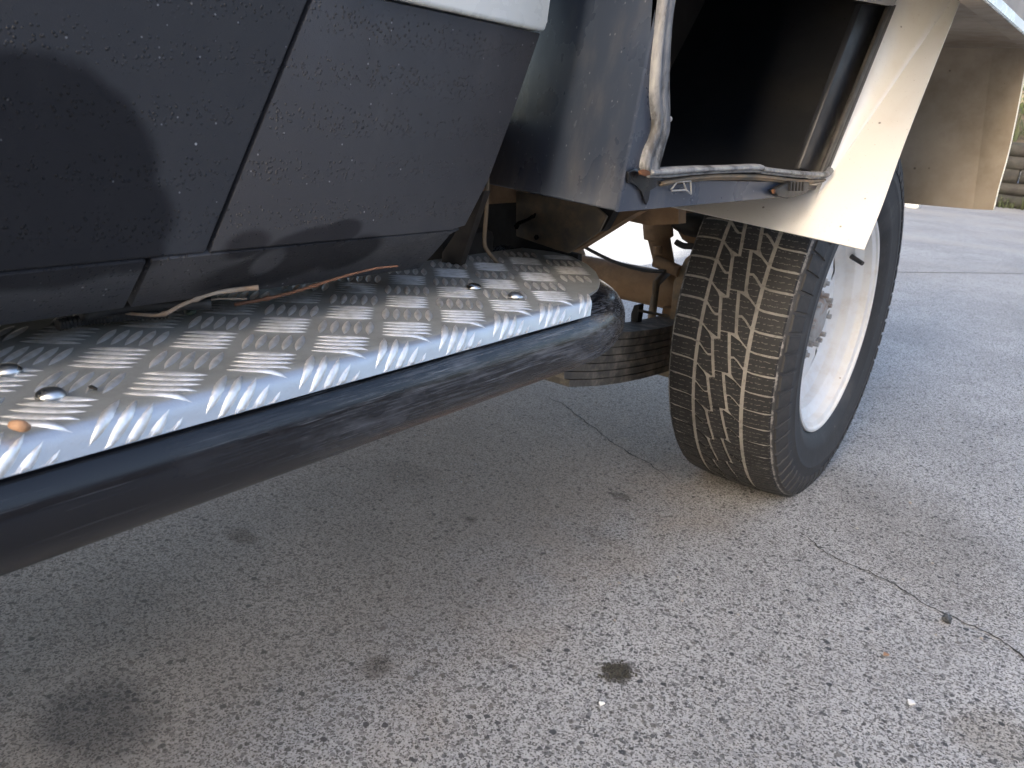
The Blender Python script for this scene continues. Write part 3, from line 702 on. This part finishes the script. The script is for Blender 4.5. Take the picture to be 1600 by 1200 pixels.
# ------------------------------------------------------------------ chassis, axle and springs
bm = bmesh.new(); box(bm, (-.90, -.7, .60), (-.82, 2.7, .74)); part('chassis_rail', bm, RUSTY)
bm = bmesh.new(); box(bm, (-1.62, -.7, .60), (-1.54, 2.7, .74)); part('chassis_rail', bm, RUSTY)
for yy in (1.12, 2.45):
    bm = bmesh.new(); box(bm, (-1.54, yy, .62), (-.90, yy + .08, .72)); part('cross_member', bm, RUSTY)
bp = [aty(u, v, 1.08) for u, v in ((806, 298), (930, 322), (948, 338), (936, 362), (888, 396), (868, 390), (806, 369))]
br_ = psheet('chassis_bracket', bp, (0, .006, 0), DIRTY, bevel=.0015)
bm = bmesh.new(); c0 = aty(838, 371, 1.079); tube(bm, [c0 + Vector((0, -.001, 0)), c0 + Vector((0, .002, 0))], .0042, 14); part('bracket_hole', bm, TAR)
psheet('bracket_tab', [aty(u, v, 1.078) for u, v in ((806, 352), (812, 346), (826, 341), (838, 333), (836, 340), (822, 347), (812, 352), (809, 358))], (0, -.006, 0), TAR)
psheet('bracket_flange', [aty(u, v, 1.10) for u, v in ((932, 320), (960, 328), (944, 358), (938, 362), (930, 345))], (0, .02, 0), DARK)
psheet('frame_brace', [aty(u, v, 1.22) for u, v in ((945, 330), (1000, 330), (985, 338), (975, 344), (905, 388), (893, 394))], (0, .03, 0), RUSTY)
psheet('frame_crossbar', [aty(u, v, 1.30) for u, v in ((960, 318), (1060, 322), (1060, 350), (1012, 352), (975, 344))], (0, .03, 0), RUSTY)
psheet('gap_blackout_panel', [aty(u, v, 1.12) for u, v in ((720, 280), (830, 292), (830, 372), (888, 394), (903, 398), (903, 425), (690, 432))], (0, .012, 0), DARK)  # added dark sheet that blacks out the bright gap behind the bracket
# axle with brake drum
for xa, xb in ((-2.0, -1.34), (-1.10, -.55)): part('axle_tube', tube(bmesh.new(), [(xa, 1.70, .373), (xb, 1.70, .373)], .044, 24), RUSTY, smooth=40)
bm = bmesh.new(); blob(bm, (-1.22, 1.70, .373), .14, 2.0, (1.1, 1, 1), 3, .1); part('differential', bm, RUSTY, smooth=True)
# shock absorber and bump stop
sh0, sh1 = aty(1038, 412, 1.66), aty(1018, 318, 1.62)
bm = bmesh.new(); tube(bm, [sh0, sh0.lerp(sh1, .45), sh0.lerp(sh1, .451), sh1 + Vector((0, 0, .05))], [.024, .026, .034, .034], 16); part('shock_absorber', bm, RUSTY, smooth=35)
bm = bmesh.new(); tube(bm, [aty(1024, 408, 1.62), aty(1062, 424, 1.62)], .014, 12); tube(bm, [aty(1028, 385, 1.60), aty(1028, 396, 1.60)], .010, 10); part('shock_mount', bm, RUSTY, smooth=35)
bm = bmesh.new(); c0 = aty(1088, 352, 1.66); blob(bm, c0, .052, 7.7, (1.1, .8, .5), 3, .12); part('bump_stop', bm, DARK, smooth=True)
bm = bmesh.new(); c0 = aty(1080, 345, 1.60); prism(bm, [aty(u, v, 1.70) for u, v in ((1046, 318), (1120, 318), (1120, 400), (1094, 392), (1066, 374), (1056, 356))], (0, .05, 0)); part('bump_stop_bracket', bm, RUSTY)
part('brake_line', tube(bmesh.new(), spline([aty(u, v, 1.58) for u, v in ((906, 382), (934, 397), (960, 409), (988, 418), (1012, 423), (1040, 424))], 5), .0042, 8), BLACKP, smooth=True)
part('brake_line', tube(bmesh.new(), spline([aty(u, v, 1.60) for u, v in ((1056, 378), (1068, 384), (1082, 385), (1096, 388))], 5), .007, 8), DARK, smooth=True)
# leaf spring pack
sp_ = holder('leaf_spring')
for k in range(7):
    half = .66 - .02 * k; zc_ = .325 - .0155 * k; bm = bmesh.new(); A, B = [], []
    for i in range(13):
        d = -1 + i / 6; y_ = 1.70 + d * half; z_ = zc_ + .20 * (d * half) ** 2
        e = .9 if abs(d) > .95 else 1
        A.append([bm.verts.new((-.755 - .035 * e, y_, z_)), bm.verts.new((-.755 + .035 * e, y_, z_))]); B.append([bm.verts.new((-.755 - .035 * e, y_, z_ - .0135)), bm.verts.new((-.755 + .035 * e, y_, z_ - .0135))])
    for i in range(12):
        bm.faces.new((A[i][0], A[i][1], A[i + 1][1], A[i + 1][0])); bm.faces.new((B[i][0], B[i + 1][0], B[i + 1][1], B[i][1]))
        for j in (0, 1): bm.faces.new((A[i][j], A[i + 1][j], B[i + 1][j], B[i][j]))
    for i in (0, 12): bm.faces.new((A[i][0], A[i][1], B[i][1], B[i][0]))
    sub('leaf', bm, LEAFM, sp_)
bm = bmesh.new(); box(bm, (-.79, 1.64, .327), (-.72, 1.76, .345)); sub('spring_seat', bm, RUSTY, sp_)
bm = bmesh.new(); box(bm, (-.815, 1.60, .196), (-.695, 1.80, .214)); sub('spring_plate', bm, DIRTY, sp_)
for yy in (1.625, 1.775):
    for xx in (-.807, -.703):
        bm = bmesh.new(); tube(bm, [(xx, yy, .18), (xx, yy, .34), (xx, yy + (.0), .40), (xx + .0, 1.70, .430)], .0095, 10); sub('u_bolt', bm, DIRTY, sp_, True)
psheet('spring_clamp', [aty(u, v, 1.50) for u, v in ((985, 515), (986, 490), (991, 477), (999, 476), (998, 490), (994, 516))], (0, .02, 0), DARK)
part('clamp_rod', tube(bmesh.new(), [aty(997, 485, 1.50), aty(1044, 494, 1.54)], .003, 8), DIRTY)
psheet('backing_plate', [aty(u, v, 1.62) for u, v in ((1052, 440), (1070, 404), (1086, 392), (1086, 520), (1060, 580), (1040, 580), (1046, 500))], (0, .015, 0), DIRTY, bevel=.003)

# ------------------------------------------------------------------ rear wheels
WC = Vector((-.509, 1.70, .376)); N = 32; PIT = 2 * math.pi / N; HW = .1; RC = .385
def tread_r(t): return RC - .0015 * abs(t) - .0055 * abs(t) ** 3
def tp3(t, s, dr=0.0):
    th = -s * PIT; r = tread_r(t) + dr; return Vector((t * HW, -r * math.cos(th), r * math.sin(th)))
z3 = lambda s: .085 + .125 * (s % 1.0)
z2 = lambda s: -(.085 + .125 * ((.2 - s) % 1.0))
G = .035
def sym(poly): return [(-t, .2 - s) for t, s in poly][::-1]
up4 = [(z3(.02) + G, .04), (.30, .145), (.475 - G, .30), (.475 - G, .755), (.32, .60), (.25, .535), (z3(.53) + G, .545)]
lo4 = [(z3(.60) + G, .60), (.24, .59), (.31, .66), (.475 - G, .835), (.475 - G, 1.245), (.30, 1.09), (z3(.97) + G, .975)]
sh_a = [(.475 + G, .345), (.60, .37), (.80, .378), (1.0, .375), (1.0, .835), (.80, .838), (.60, .83), (.475 + G, .805)]
sh_b = [(t, s + .5) for t, s in sh_a]
e_ = .004
rib = [(z2(e_) + G, e_), (z2(.19) + G, .185), (z2(.21) + G, .215), (z2(.6) + G, .6), (z2(.999) + G, 1 - e_), (z3(.985) - G, 1 - e_), (z3(.985) - G, .975), (z3(.5) - G, .5), (z3(.02) - G, .02), (z3(.0) - G, e_)]
BLK = {'tread_block': [up4, lo4, sh_a, sh_b, sym(up4), sym(lo4), sym(sh_a), sym(sh_b)], 'tread_rib': [rib]}
def block_obj(name, poly, parent):
    bm = bmesh.new(); uvl = bm.loops.layers.uv.new('uv')
    shoulder = max(abs(t) for t, s in poly) > .9
    ct = sum(t for t, s in poly) / len(poly); cs = sum(s for t, s in poly) / len(poly)
    topv = []; botv = []
    for t, s in poly:
        t1 = ct + (t - ct) * .955; s1 = cs + (s - cs) * .955
        topv.append((bm.verts.new(tp3(t1, s1)), s, t)); botv.append((bm.verts.new(tp3(t, s, -.0062)), s, t))
    def face(vs):
        f_ = bm.faces.new([v[0] for v in vs])
        for l, v in zip(f_.loops, vs): l[uvl].uv = (v[1], v[2])
    cv = (bm.verts.new(tp3(ct, cs)), cs, ct)
    n = len(poly)
    for i in range(n):
        face([topv[i], topv[(i + 1) % n], cv]); face([botv[i], botv[(i + 1) % n], topv[(i + 1) % n], topv[i]])
    if shoulder:
        sg = 1 if ct > 0 else -1
        edge = [i for i in range(n) if abs(poly[i][0]) > .99]; i0, i1 = edge[0], edge[1]
        sv = [(bm.verts.new(Vector((sg * .1085, 0, 0)) + Vector((0, q.y * .955, q.z * .955))), poly[i][1], poly[i][0] + .1 * sg) for i in (i0, i1) for q in [tp3(poly[i][0], poly[i][1])]]
        face([topv[i0], topv[i1], sv[1], sv[0]]); face([botv[i0], topv[i0], sv[0]]); face([topv[i1], botv[i1], sv[1]])
    return obj(name, bm, TREAD, parent)
def wheel(center, mirror=False, detail=True):
    wh = empty('rear_wheel', center - Vector((-1.22, 1.0, 0)), truck)
    if mirror: wh.rotation_euler = (0, 0, math.pi)
    if detail:
        for name, polys in BLK.items():
            for poly in polys:
                o0 = block_obj(name, poly, wh)
                for k in range(N):
                    o = o0 if k == 0 else same(o0, wh)
                    o.rotation_euler = (-(k + .35) * PIT, 0, 0)
    prof = [(.092, .233), (.101, .240), (.112, .262), (.1140, .268), (.1146, .272), (.1150, .279), (.1185, .295), (.1192, .303), (.1205, .3055), (.1205, .3085), (.1192, .311), (.119, .320), (.1150, .345), (.109, .362), (.1035, .3735), (.09, .3785), (.05, .3803), (0, .381), (-.05, .3803), (-.09, .3785), (-.1035, .3735),
            (-.109, .362), (-.119, .32), (-.118, .29), (-.112, .262), (-.10, .238), (-.09, .228), (-.088, .226), (.088, .226), (.090, .229)]
    bm = revolve(bmesh.new(), prof, 128)
    # flattened contact patch
    for v in bm.verts:
        if v.co.z < -.352:
            v.co.x *= 1 + .35 * (-.352 - v.co.z) / .033 * .12; v.co.z = -.352 + (v.co.z + .352) * .5
    obj('tyre', bm, TYRE, wh, 50)
    prof = [(.094, .235), (.1005, .2345), (.102, .231), (.1005, .2275), (.096, .2255), (.094, .2215), (.0915, .2165), (.076, .2135), (.073, .2105), (.066, .198), (.062, .1945), (.044, .1925), (.040, .190), (.032, .181), (.026, .1765), (.022, .168), (.014, .168), (.014, .184), (-.09, .20), (-.09, .205), (.05, .203), (.085, .225)]
    obj('rim', revolve(bmesh.new(), prof, 96), WHITEP, wh, 22)
    # disc with windows between spokes
    bm = bmesh.new(); nn = 72; rads = [(.022, .170), (.030, .160), (.037, .134), (.040, .110), (.040, .06)]
    for (xo, inv) in ((0.0, False), (-.006, True)):
        rings = [[bm.verts.new((x + xo, r * math.cos(2 * math.pi * k / nn), r * math.sin(2 * math.pi * k / nn))) for k in range(nn)] for x, r in rads]
        for i in range(4):
            for k in range(nn):
                hole = (i == 1 and (k % 9) in (7, 8, 0)) or (i == 2 and k % 9 == 8)
                if hole: continue
                a, b = rings[i], rings[i + 1]; bm.faces.new((a[k], a[(k + 1) % nn], b[(k + 1) % nn], b[k]))
    obj('wheel_disc', bm, WHITEP, wh, 40)
    bm = bmesh.new(); revolve(bm, [(.021, .157), (.021, .02), (-.08, .02), (-.08, .165)], 48); obj('brake_drum', bm, RUST, wh, 40)
    bm = bmesh.new(); revolve(bm, [(.0405, .062), (.044, .059), (.045, .048), (.053, .045), (.057, .038), (.0575, .001), (.02, .001), (.02, .062)], 40); obj('hub', bm, HUBM, wh, 40)
    first = None
    for k in range(6):
        a = 2 * math.pi * k / 6 + .25
        if first is None:
            bm = bmesh.new(); tube(bm, [(.036, 0, 0), (.047, 0, 0), (.0471, 0, 0), (.054, 0, 0)], [.0105, .0105, .0055, .005], 6); first = o = obj('lug_nut', bm, HUBM, wh)
        else: o = same(first, wh)
        o.location = (0, .078 * math.cos(a), .078 * math.sin(a))
    first = None
    for k in range(8):
        a = 2 * math.pi * k / 8
        if first is None:
            bm = bmesh.new(); tube(bm, [(.043, 0, 0), (.051, 0, 0), (.0511, 0, 0), (.063, 0, 0)], [.009, .009, .0055, .0055], 8); first = o = obj('hub_stud', bm, HUBM, wh)
        else: o = same(first, wh)
        o.location = (0, .053 * math.cos(a), .053 * math.sin(a))
    return wh
wA = wheel(WC)
va = math.atan2(.13, .155)
bm = bmesh.new(); rv = .190; c0 = Vector((.055, rv * math.cos(va), rv * math.sin(va))); tube(bm, [c0, c0 + Vector((.030, -.016 * math.cos(va), -.016 * math.sin(va)))], [.0055, .0048], 10); obj('valve_stem', bm, BLACKP, wA, 30)
wB = wheel(Vector((-1.934, 1.70, .376)), True, False)
lug0 = None
for k in range(64):
    if lug0 is None:
        bm = bmesh.new(); hw = .0135
        pr = [(.1095, .3685), (.1150, .352), (.1195, .338), (.1200, .326)]
        A_ = [[Vector((x, sg * hw * r / .36, -r)) for x, r in pr] for sg in (-1, 1)]
        va_ = [[bm.verts.new(q) for q in side] for side in A_]; vb_ = [[bm.verts.new(q + Vector((-.008, sg * .003, 0))) for q in side] for side, sg in zip(A_, (-1, 1))]
        for i in range(3):
            bm.faces.new((va_[0][i], va_[0][i + 1], va_[1][i + 1], va_[1][i]))
            for j in (0, 1): bm.faces.new((va_[j][i], va_[j][i + 1], vb_[j][i + 1], vb_[j][i]))
        for i in (0, 3): bm.faces.new((va_[0][i], va_[1][i], vb_[1][i], vb_[0][i]))
        lug0 = o = obj('shoulder_lug', bm, TYRE, wA)
    else: o = same(lug0, wA)
    o.rotation_euler = (-k * PIT / 2 - .07, 0, 0)
wC = wheel(Vector((-.72, -1.65, .376)), False, False); wC.name = 'front_wheel'; tag(wC, 'front wheel under the cream wing')
tag(wB, 'bare far side rear wheel')

# ------------------------------------------------------------------ twigs and scraps on the step
def twig(name, pts, r, mat, label, side=None, group=None):
    P = spline(pts, 6); n = len(P); bm = bmesh.new()
    rad = [max(.0004, (r[0] + (r[1] - r[0]) * i / n) * (1 + .18 * noise.noise(P[i] * 140)) * (1.5 if i in (7, 15) else 1)) for i in range(n)]
    tube(bm, P, rad, 8)
    o = obj(name, bm, mat, None, True); tag(o, label, 'twig', group)
    return o
zb = .555
twig('twig', [atz(195, 489, .556), atz(250, 492, .558), atz(285, 476, .566), atz(330, 459, .573), atz(375, 452, .576), atz(404, 449, .578)], (.0014, .0024), BARKG, 'pale grey brown forked twig with a broken tip lying by the sill')
twig('twig', [atz(252, 491, .556), atz(300, 475, .560), atz(338, 467, .562), atz(386, 467, .562)], (.0014, .0007), BARKG, 'short thin grey twig under the forked one on the step')
twig('twig', [atz(366, 476, .552), atz(410, 468, .556), atz(460, 456, .563), atz(520, 437, .575), atz(555, 427, .580), atz(590, 419, .584), atz(622, 416, .585)], (.0018, .0009), BARK, 'long thin reddish brown twig leaning along the black sill')
bm = bmesh.new(); a, b = atz(17, 663, .5485), atz(44, 668, .5485); tube(bm, [a, a.lerp(b, .3), a.lerp(b, .7), b], [.0024, .0034, .0036, .0022], 9); tag(obj('bark_piece', bm, plain('pale_bark', (.46, .28, .17), .8, c2=(.32, .18, .10), sc_=200), None, True), 'small orange brown bark piece on the near corner of the tread plate', 'bark')
bm = bmesh.new(); blob(bm, atz(297, 487, .550), .0052, 4.4, (1.4, 1, .6), 2, .6); tag(obj('leaf_scrap', bm, plain('dull_green', (.035, .06, .045), .5, c2=(.07, .10, .08), sc_=200), None, True), 'tiny dull green leaf scrap beside the twigs on the step', 'leaf')
bm = bmesh.new(); blob(bm, atz(145, 606, .5445), .0028, 9.4, (1.9, .6, .4), 2, .6); tag(obj('dirt_crumb', bm, DARK, None, True), 'dark curled dirt crumb near the domed bolts', 'crumb')

# ------------------------------------------------------------------ scraps on the concrete
def chip(name, u, v, r, mat, label, cat, sq=(1, 1, .5), seed=1.0):
    bm = bmesh.new(); q = atz(u, v, G0); bmesh.ops.create_icosphere(bm, subdivisions=1, radius=1)
    for w_ in bm.verts:
        k = 1 + .45 * noise.noise(w_.co * 2 + Vector((seed, seed, seed))); w_.co = Vector((w_.co.x * sq[0], w_.co.y * sq[1], w_.co.z * sq[2])) * r * k + Vector((q.x, q.y, G0 + r * sq[2] * .8))
    return tag(obj(name, bm, mat), label, cat)
chip('stone_chip', 1478, 970, .0085, plain('dark_slate', (.03, .033, .036), .6, c2=(.08, .085, .09), sc_=200), 'dark slate chip beside the long crack in the concrete', 'stone', (1, 1.3, .8), 2.0)
def flake(u, v, w_, l, rot, mat, label):
    q = atz(u, v, G0); d = Vector((math.cos(rot), math.sin(rot), 0)); s = Vector((-d.y, d.x, 0)); bm = bmesh.new()
    prism(bm, [q + d * w_ + s * l + Vector((0, 0, .002)), q - d * w_ + s * l * .8 + Vector((0, 0, .003)), q - d * w_ - s * l + Vector((0, 0, .002)), q + d * w_ - s * l + Vector((0, 0, .005))], (0, 0, .0015))
    tag(obj('paint_flake', bm, mat), label, 'flake')
WF = plain('white_flake', (.75, .77, .78), .4)
flake(1423, 1100, .0038, .0055, .4, WF, 'square white flake on the concrete below the slate chip')
flake(940, 1102, .0032, .0036, .9, WF, 'tiny white flake on the concrete under the dark oil blot')
flake(1384, 1025, .0038, .004, .2, plain('brown_flake', (.30, .19, .13), .7), 'small brown flake lying left of the slate chip')
# grit: pale grains nobody could count
bm = bmesh.new(); rnd = random.Random(3)
for i in range(240):
    if i < 150: u, v = rnd.uniform(620, 1150), rnd.uniform(560, 800)
    else: u, v = rnd.uniform(500, 1600), rnd.uniform(420, 1000)
    q = atz(u, v, G0)
    if q.x < -2.2 or q.y > 4: continue
    r = rnd.uniform(.0008, .0022) * (1.5 if rnd.random() < .08 else 1); b4 = len(bm.verts)
    res = bmesh.ops.create_icosphere(bm, subdivisions=1, radius=r); an = rnd.uniform(0, 6)
    for w_ in res['verts']: w_.co = Vector((w_.co.x * 1.2, w_.co.y, w_.co.z * .7)) + Vector((q.x, q.y, G0 + r * .5))
tag(obj('grit', bm, plain('pale_grit', (.55, .53, .49), .7, c2=(.35, .30, .24), sc_=3)), 'pale loose grit scattered on the concrete', kind='stuff')
bm = bmesh.new(); q0_ = atz(965, 1050, G0)
for i in range(170):
    a = rnd.uniform(0, 6.28); rad = .025 * math.sqrt(rnd.random()) * (.75 + .9 * noise.noise(Vector((math.cos(a) * 1.6, math.sin(a) * 1.6, 2.2)))); r = rnd.uniform(.0008, .0024)
    res = bmesh.ops.create_icosphere(bm, subdivisions=1, radius=r)
    for w_ in res['verts']: w_.co = w_.co + Vector((q0_.x + rad * math.cos(a) * .9, q0_.y + rad * math.sin(a) * 1.1, G0 + r * .3))
tag(obj('dirt', bm, plain('moss_dirt', (.028, .027, .021), .9, c2=(.075, .072, .058), sc_=300)), 'dark mossy dirt clump on the open concrete', kind='stuff')

# ------------------------------------------------------------------ far edge of the yard
wall = tag(empty('log_retaining_wall', (-.5, 13.2, 0)), 'low retaining wall of stacked weathered logs behind the yard', 'retaining wall')
LOGM = plain('weathered_log', (.032, .030, .026), .9, c2=(.06, .055, .047), sc_=9, dirt=(.03, .035, .022), dsc=5, damt=.6, bump=.01, bsc=12)
for k in range(5):
    x_ = -3.0
    while x_ < 5:
        L_ = rnd.uniform(1.6, 3.0); rr_ = rnd.uniform(.085, .105); bm = bmesh.new(); pts = [(x_ + L_ * i / 6 + .5, .02 * k + rnd.uniform(-.012, .012), .09 + .175 * k + rnd.uniform(-.012, .012)) for i in range(7)]
        tube(bm, pts, [rr_ * rnd.uniform(.92, 1.06) for _ in range(7)], 12); obj('log', bm, LOGM, wall, True); x_ += L_ + .02
bank = bmesh.new()
gx = [-9 + i * .5 for i in range(40)]; gy = [13.35, 13.8, 14.5, 16, 19, 24]
VV = [[bank.verts.new((x, y, .9 + (y - 13.35) * .22 + .15 * noise.noise(Vector((x, y, 0))))) for x in gx] for y in gy]
for j in range(5):
    for i in range(39): bank.faces.new((VV[j][i], VV[j][i + 1], VV[j + 1][i + 1], VV[j + 1][i]))
tag(obj('bank', bank, plain('bank_soil', (.09, .065, .04), .95, c2=(.16, .12, .07), sc_=4, dirt=(.05, .08, .02), dsc=3, damt=.7, bump=.03, bsc=10), None, True), 'dry earth bank rising behind the log wall', kind='structure')
GRASSM = plain('grass_blades', (.035, .055, .016), .7, c2=(.075, .08, .03), sc_=6)
bm = bmesh.new()
def blade(bm, q, h, lean, wd):
    d = Vector((math.cos(lean[1]), math.sin(lean[1]), 0)); s = Vector((-d.y, d.x, 0)) * wd
    a, b = bm.verts.new(q - s), bm.verts.new(q + s); m1 = q + d * lean[0] * .4 * h + Vector((0, 0, h * .6)); c_, e = bm.verts.new(m1 + s * .8), bm.verts.new(m1 - s * .8)
    t = bm.verts.new(q + d * lean[0] * h + Vector((0, 0, h * .95))); bm.faces.new((a, b, c_, e)); bm.faces.new((e, c_, t))
for i in range(1500):
    x = rnd.uniform(-3.2, 3.5)
    if rnd.random() < .35: q = Vector((x, 13.2 - .13 - abs(rnd.gauss(0, .06)), G0)); h = rnd.uniform(.05, .2)
    else: q = Vector((x, 13.35 + rnd.uniform(0, 1.2), .9)); h = rnd.uniform(.15, .5)
    blade(bm, q, h, (rnd.uniform(.2, 1), rnd.uniform(0, 6.28)), rnd.uniform(.006, .014))
tag(obj('grass', bm, GRASSM), 'rough grass along the foot and top of the log wall', kind='stuff')
# shrub on the bank
LEAFG = plain('shrub_leaf', (.05, .085, .03), .6, c2=(.11, .13, .045), sc_=3)
for si_, (sx, sy, sr) in enumerate(((.9, 15.2, 1.0), (3.0, 15.6, 1.2), (-2.4, 15.4, 1.1))):
    sroot = tag(empty('shrub', (sx, sy, .95)), ('leafy green shrub growing on the bank above the log wall', 'wide olive shrub on the bank nearest the house', 'round shrub on the bank behind the tray')[si_], 'shrub', 'shrubs on the bank')
    bm = bmesh.new()
    for i in range(1400):
        d = Vector((rnd.gauss(0, 1), rnd.gauss(0, 1), rnd.gauss(0, .8))).normalized() * sr * rnd.uniform(.45, 1) ** .6
        d.z = abs(d.z) * .9 + .15
        if noise.noise(d * 2.2 + Vector((si_ * 7, 0, 0))) < -.12: continue
        a = Vector((rnd.gauss(0, 1), rnd.gauss(0, 1), rnd.gauss(0, 1))).normalized(); b = a.orthogonal().normalized(); s = rnd.uniform(.03, .07)
        bm.faces.new([bm.verts.new(d + v) for v in (a * s, b * s * .5, -a * s, -b * s * .5)])
    obj('foliage', bm, LEAFG, sroot)
    bm = bmesh.new()
    for i in range(5): tube(bm, spline([(0, 0, -.15), (rnd.uniform(-.2, .2), rnd.uniform(-.2, .2), .35), (rnd.uniform(-.6, .6) * sr, rnd.uniform(-.6, .6) * sr, .8 * sr)], 4), [.03 - .002 * j for j in range(9)], 6)
    obj('stem', bm, BARK, sroot, True)
bm = bmesh.new(); q = atz(1424, 325, G0); box(bm, (q.x - .075, q.y - .03, G0), (q.x + .075, q.y + .12, .085)); bmesh.ops.bevel(bm, geom=bm.edges[:], offset=.012, segments=2, affect='EDGES')
box(bm, (q.x - .085, q.y - .04, .0865), (q.x + .085, q.y + .13, .105))
tag(obj('plastic_tub', bm, plain('white_plastic', (.66, .68, .68), .4), None, 30), 'small white lidded plastic tub far behind the wheel', 'tub')
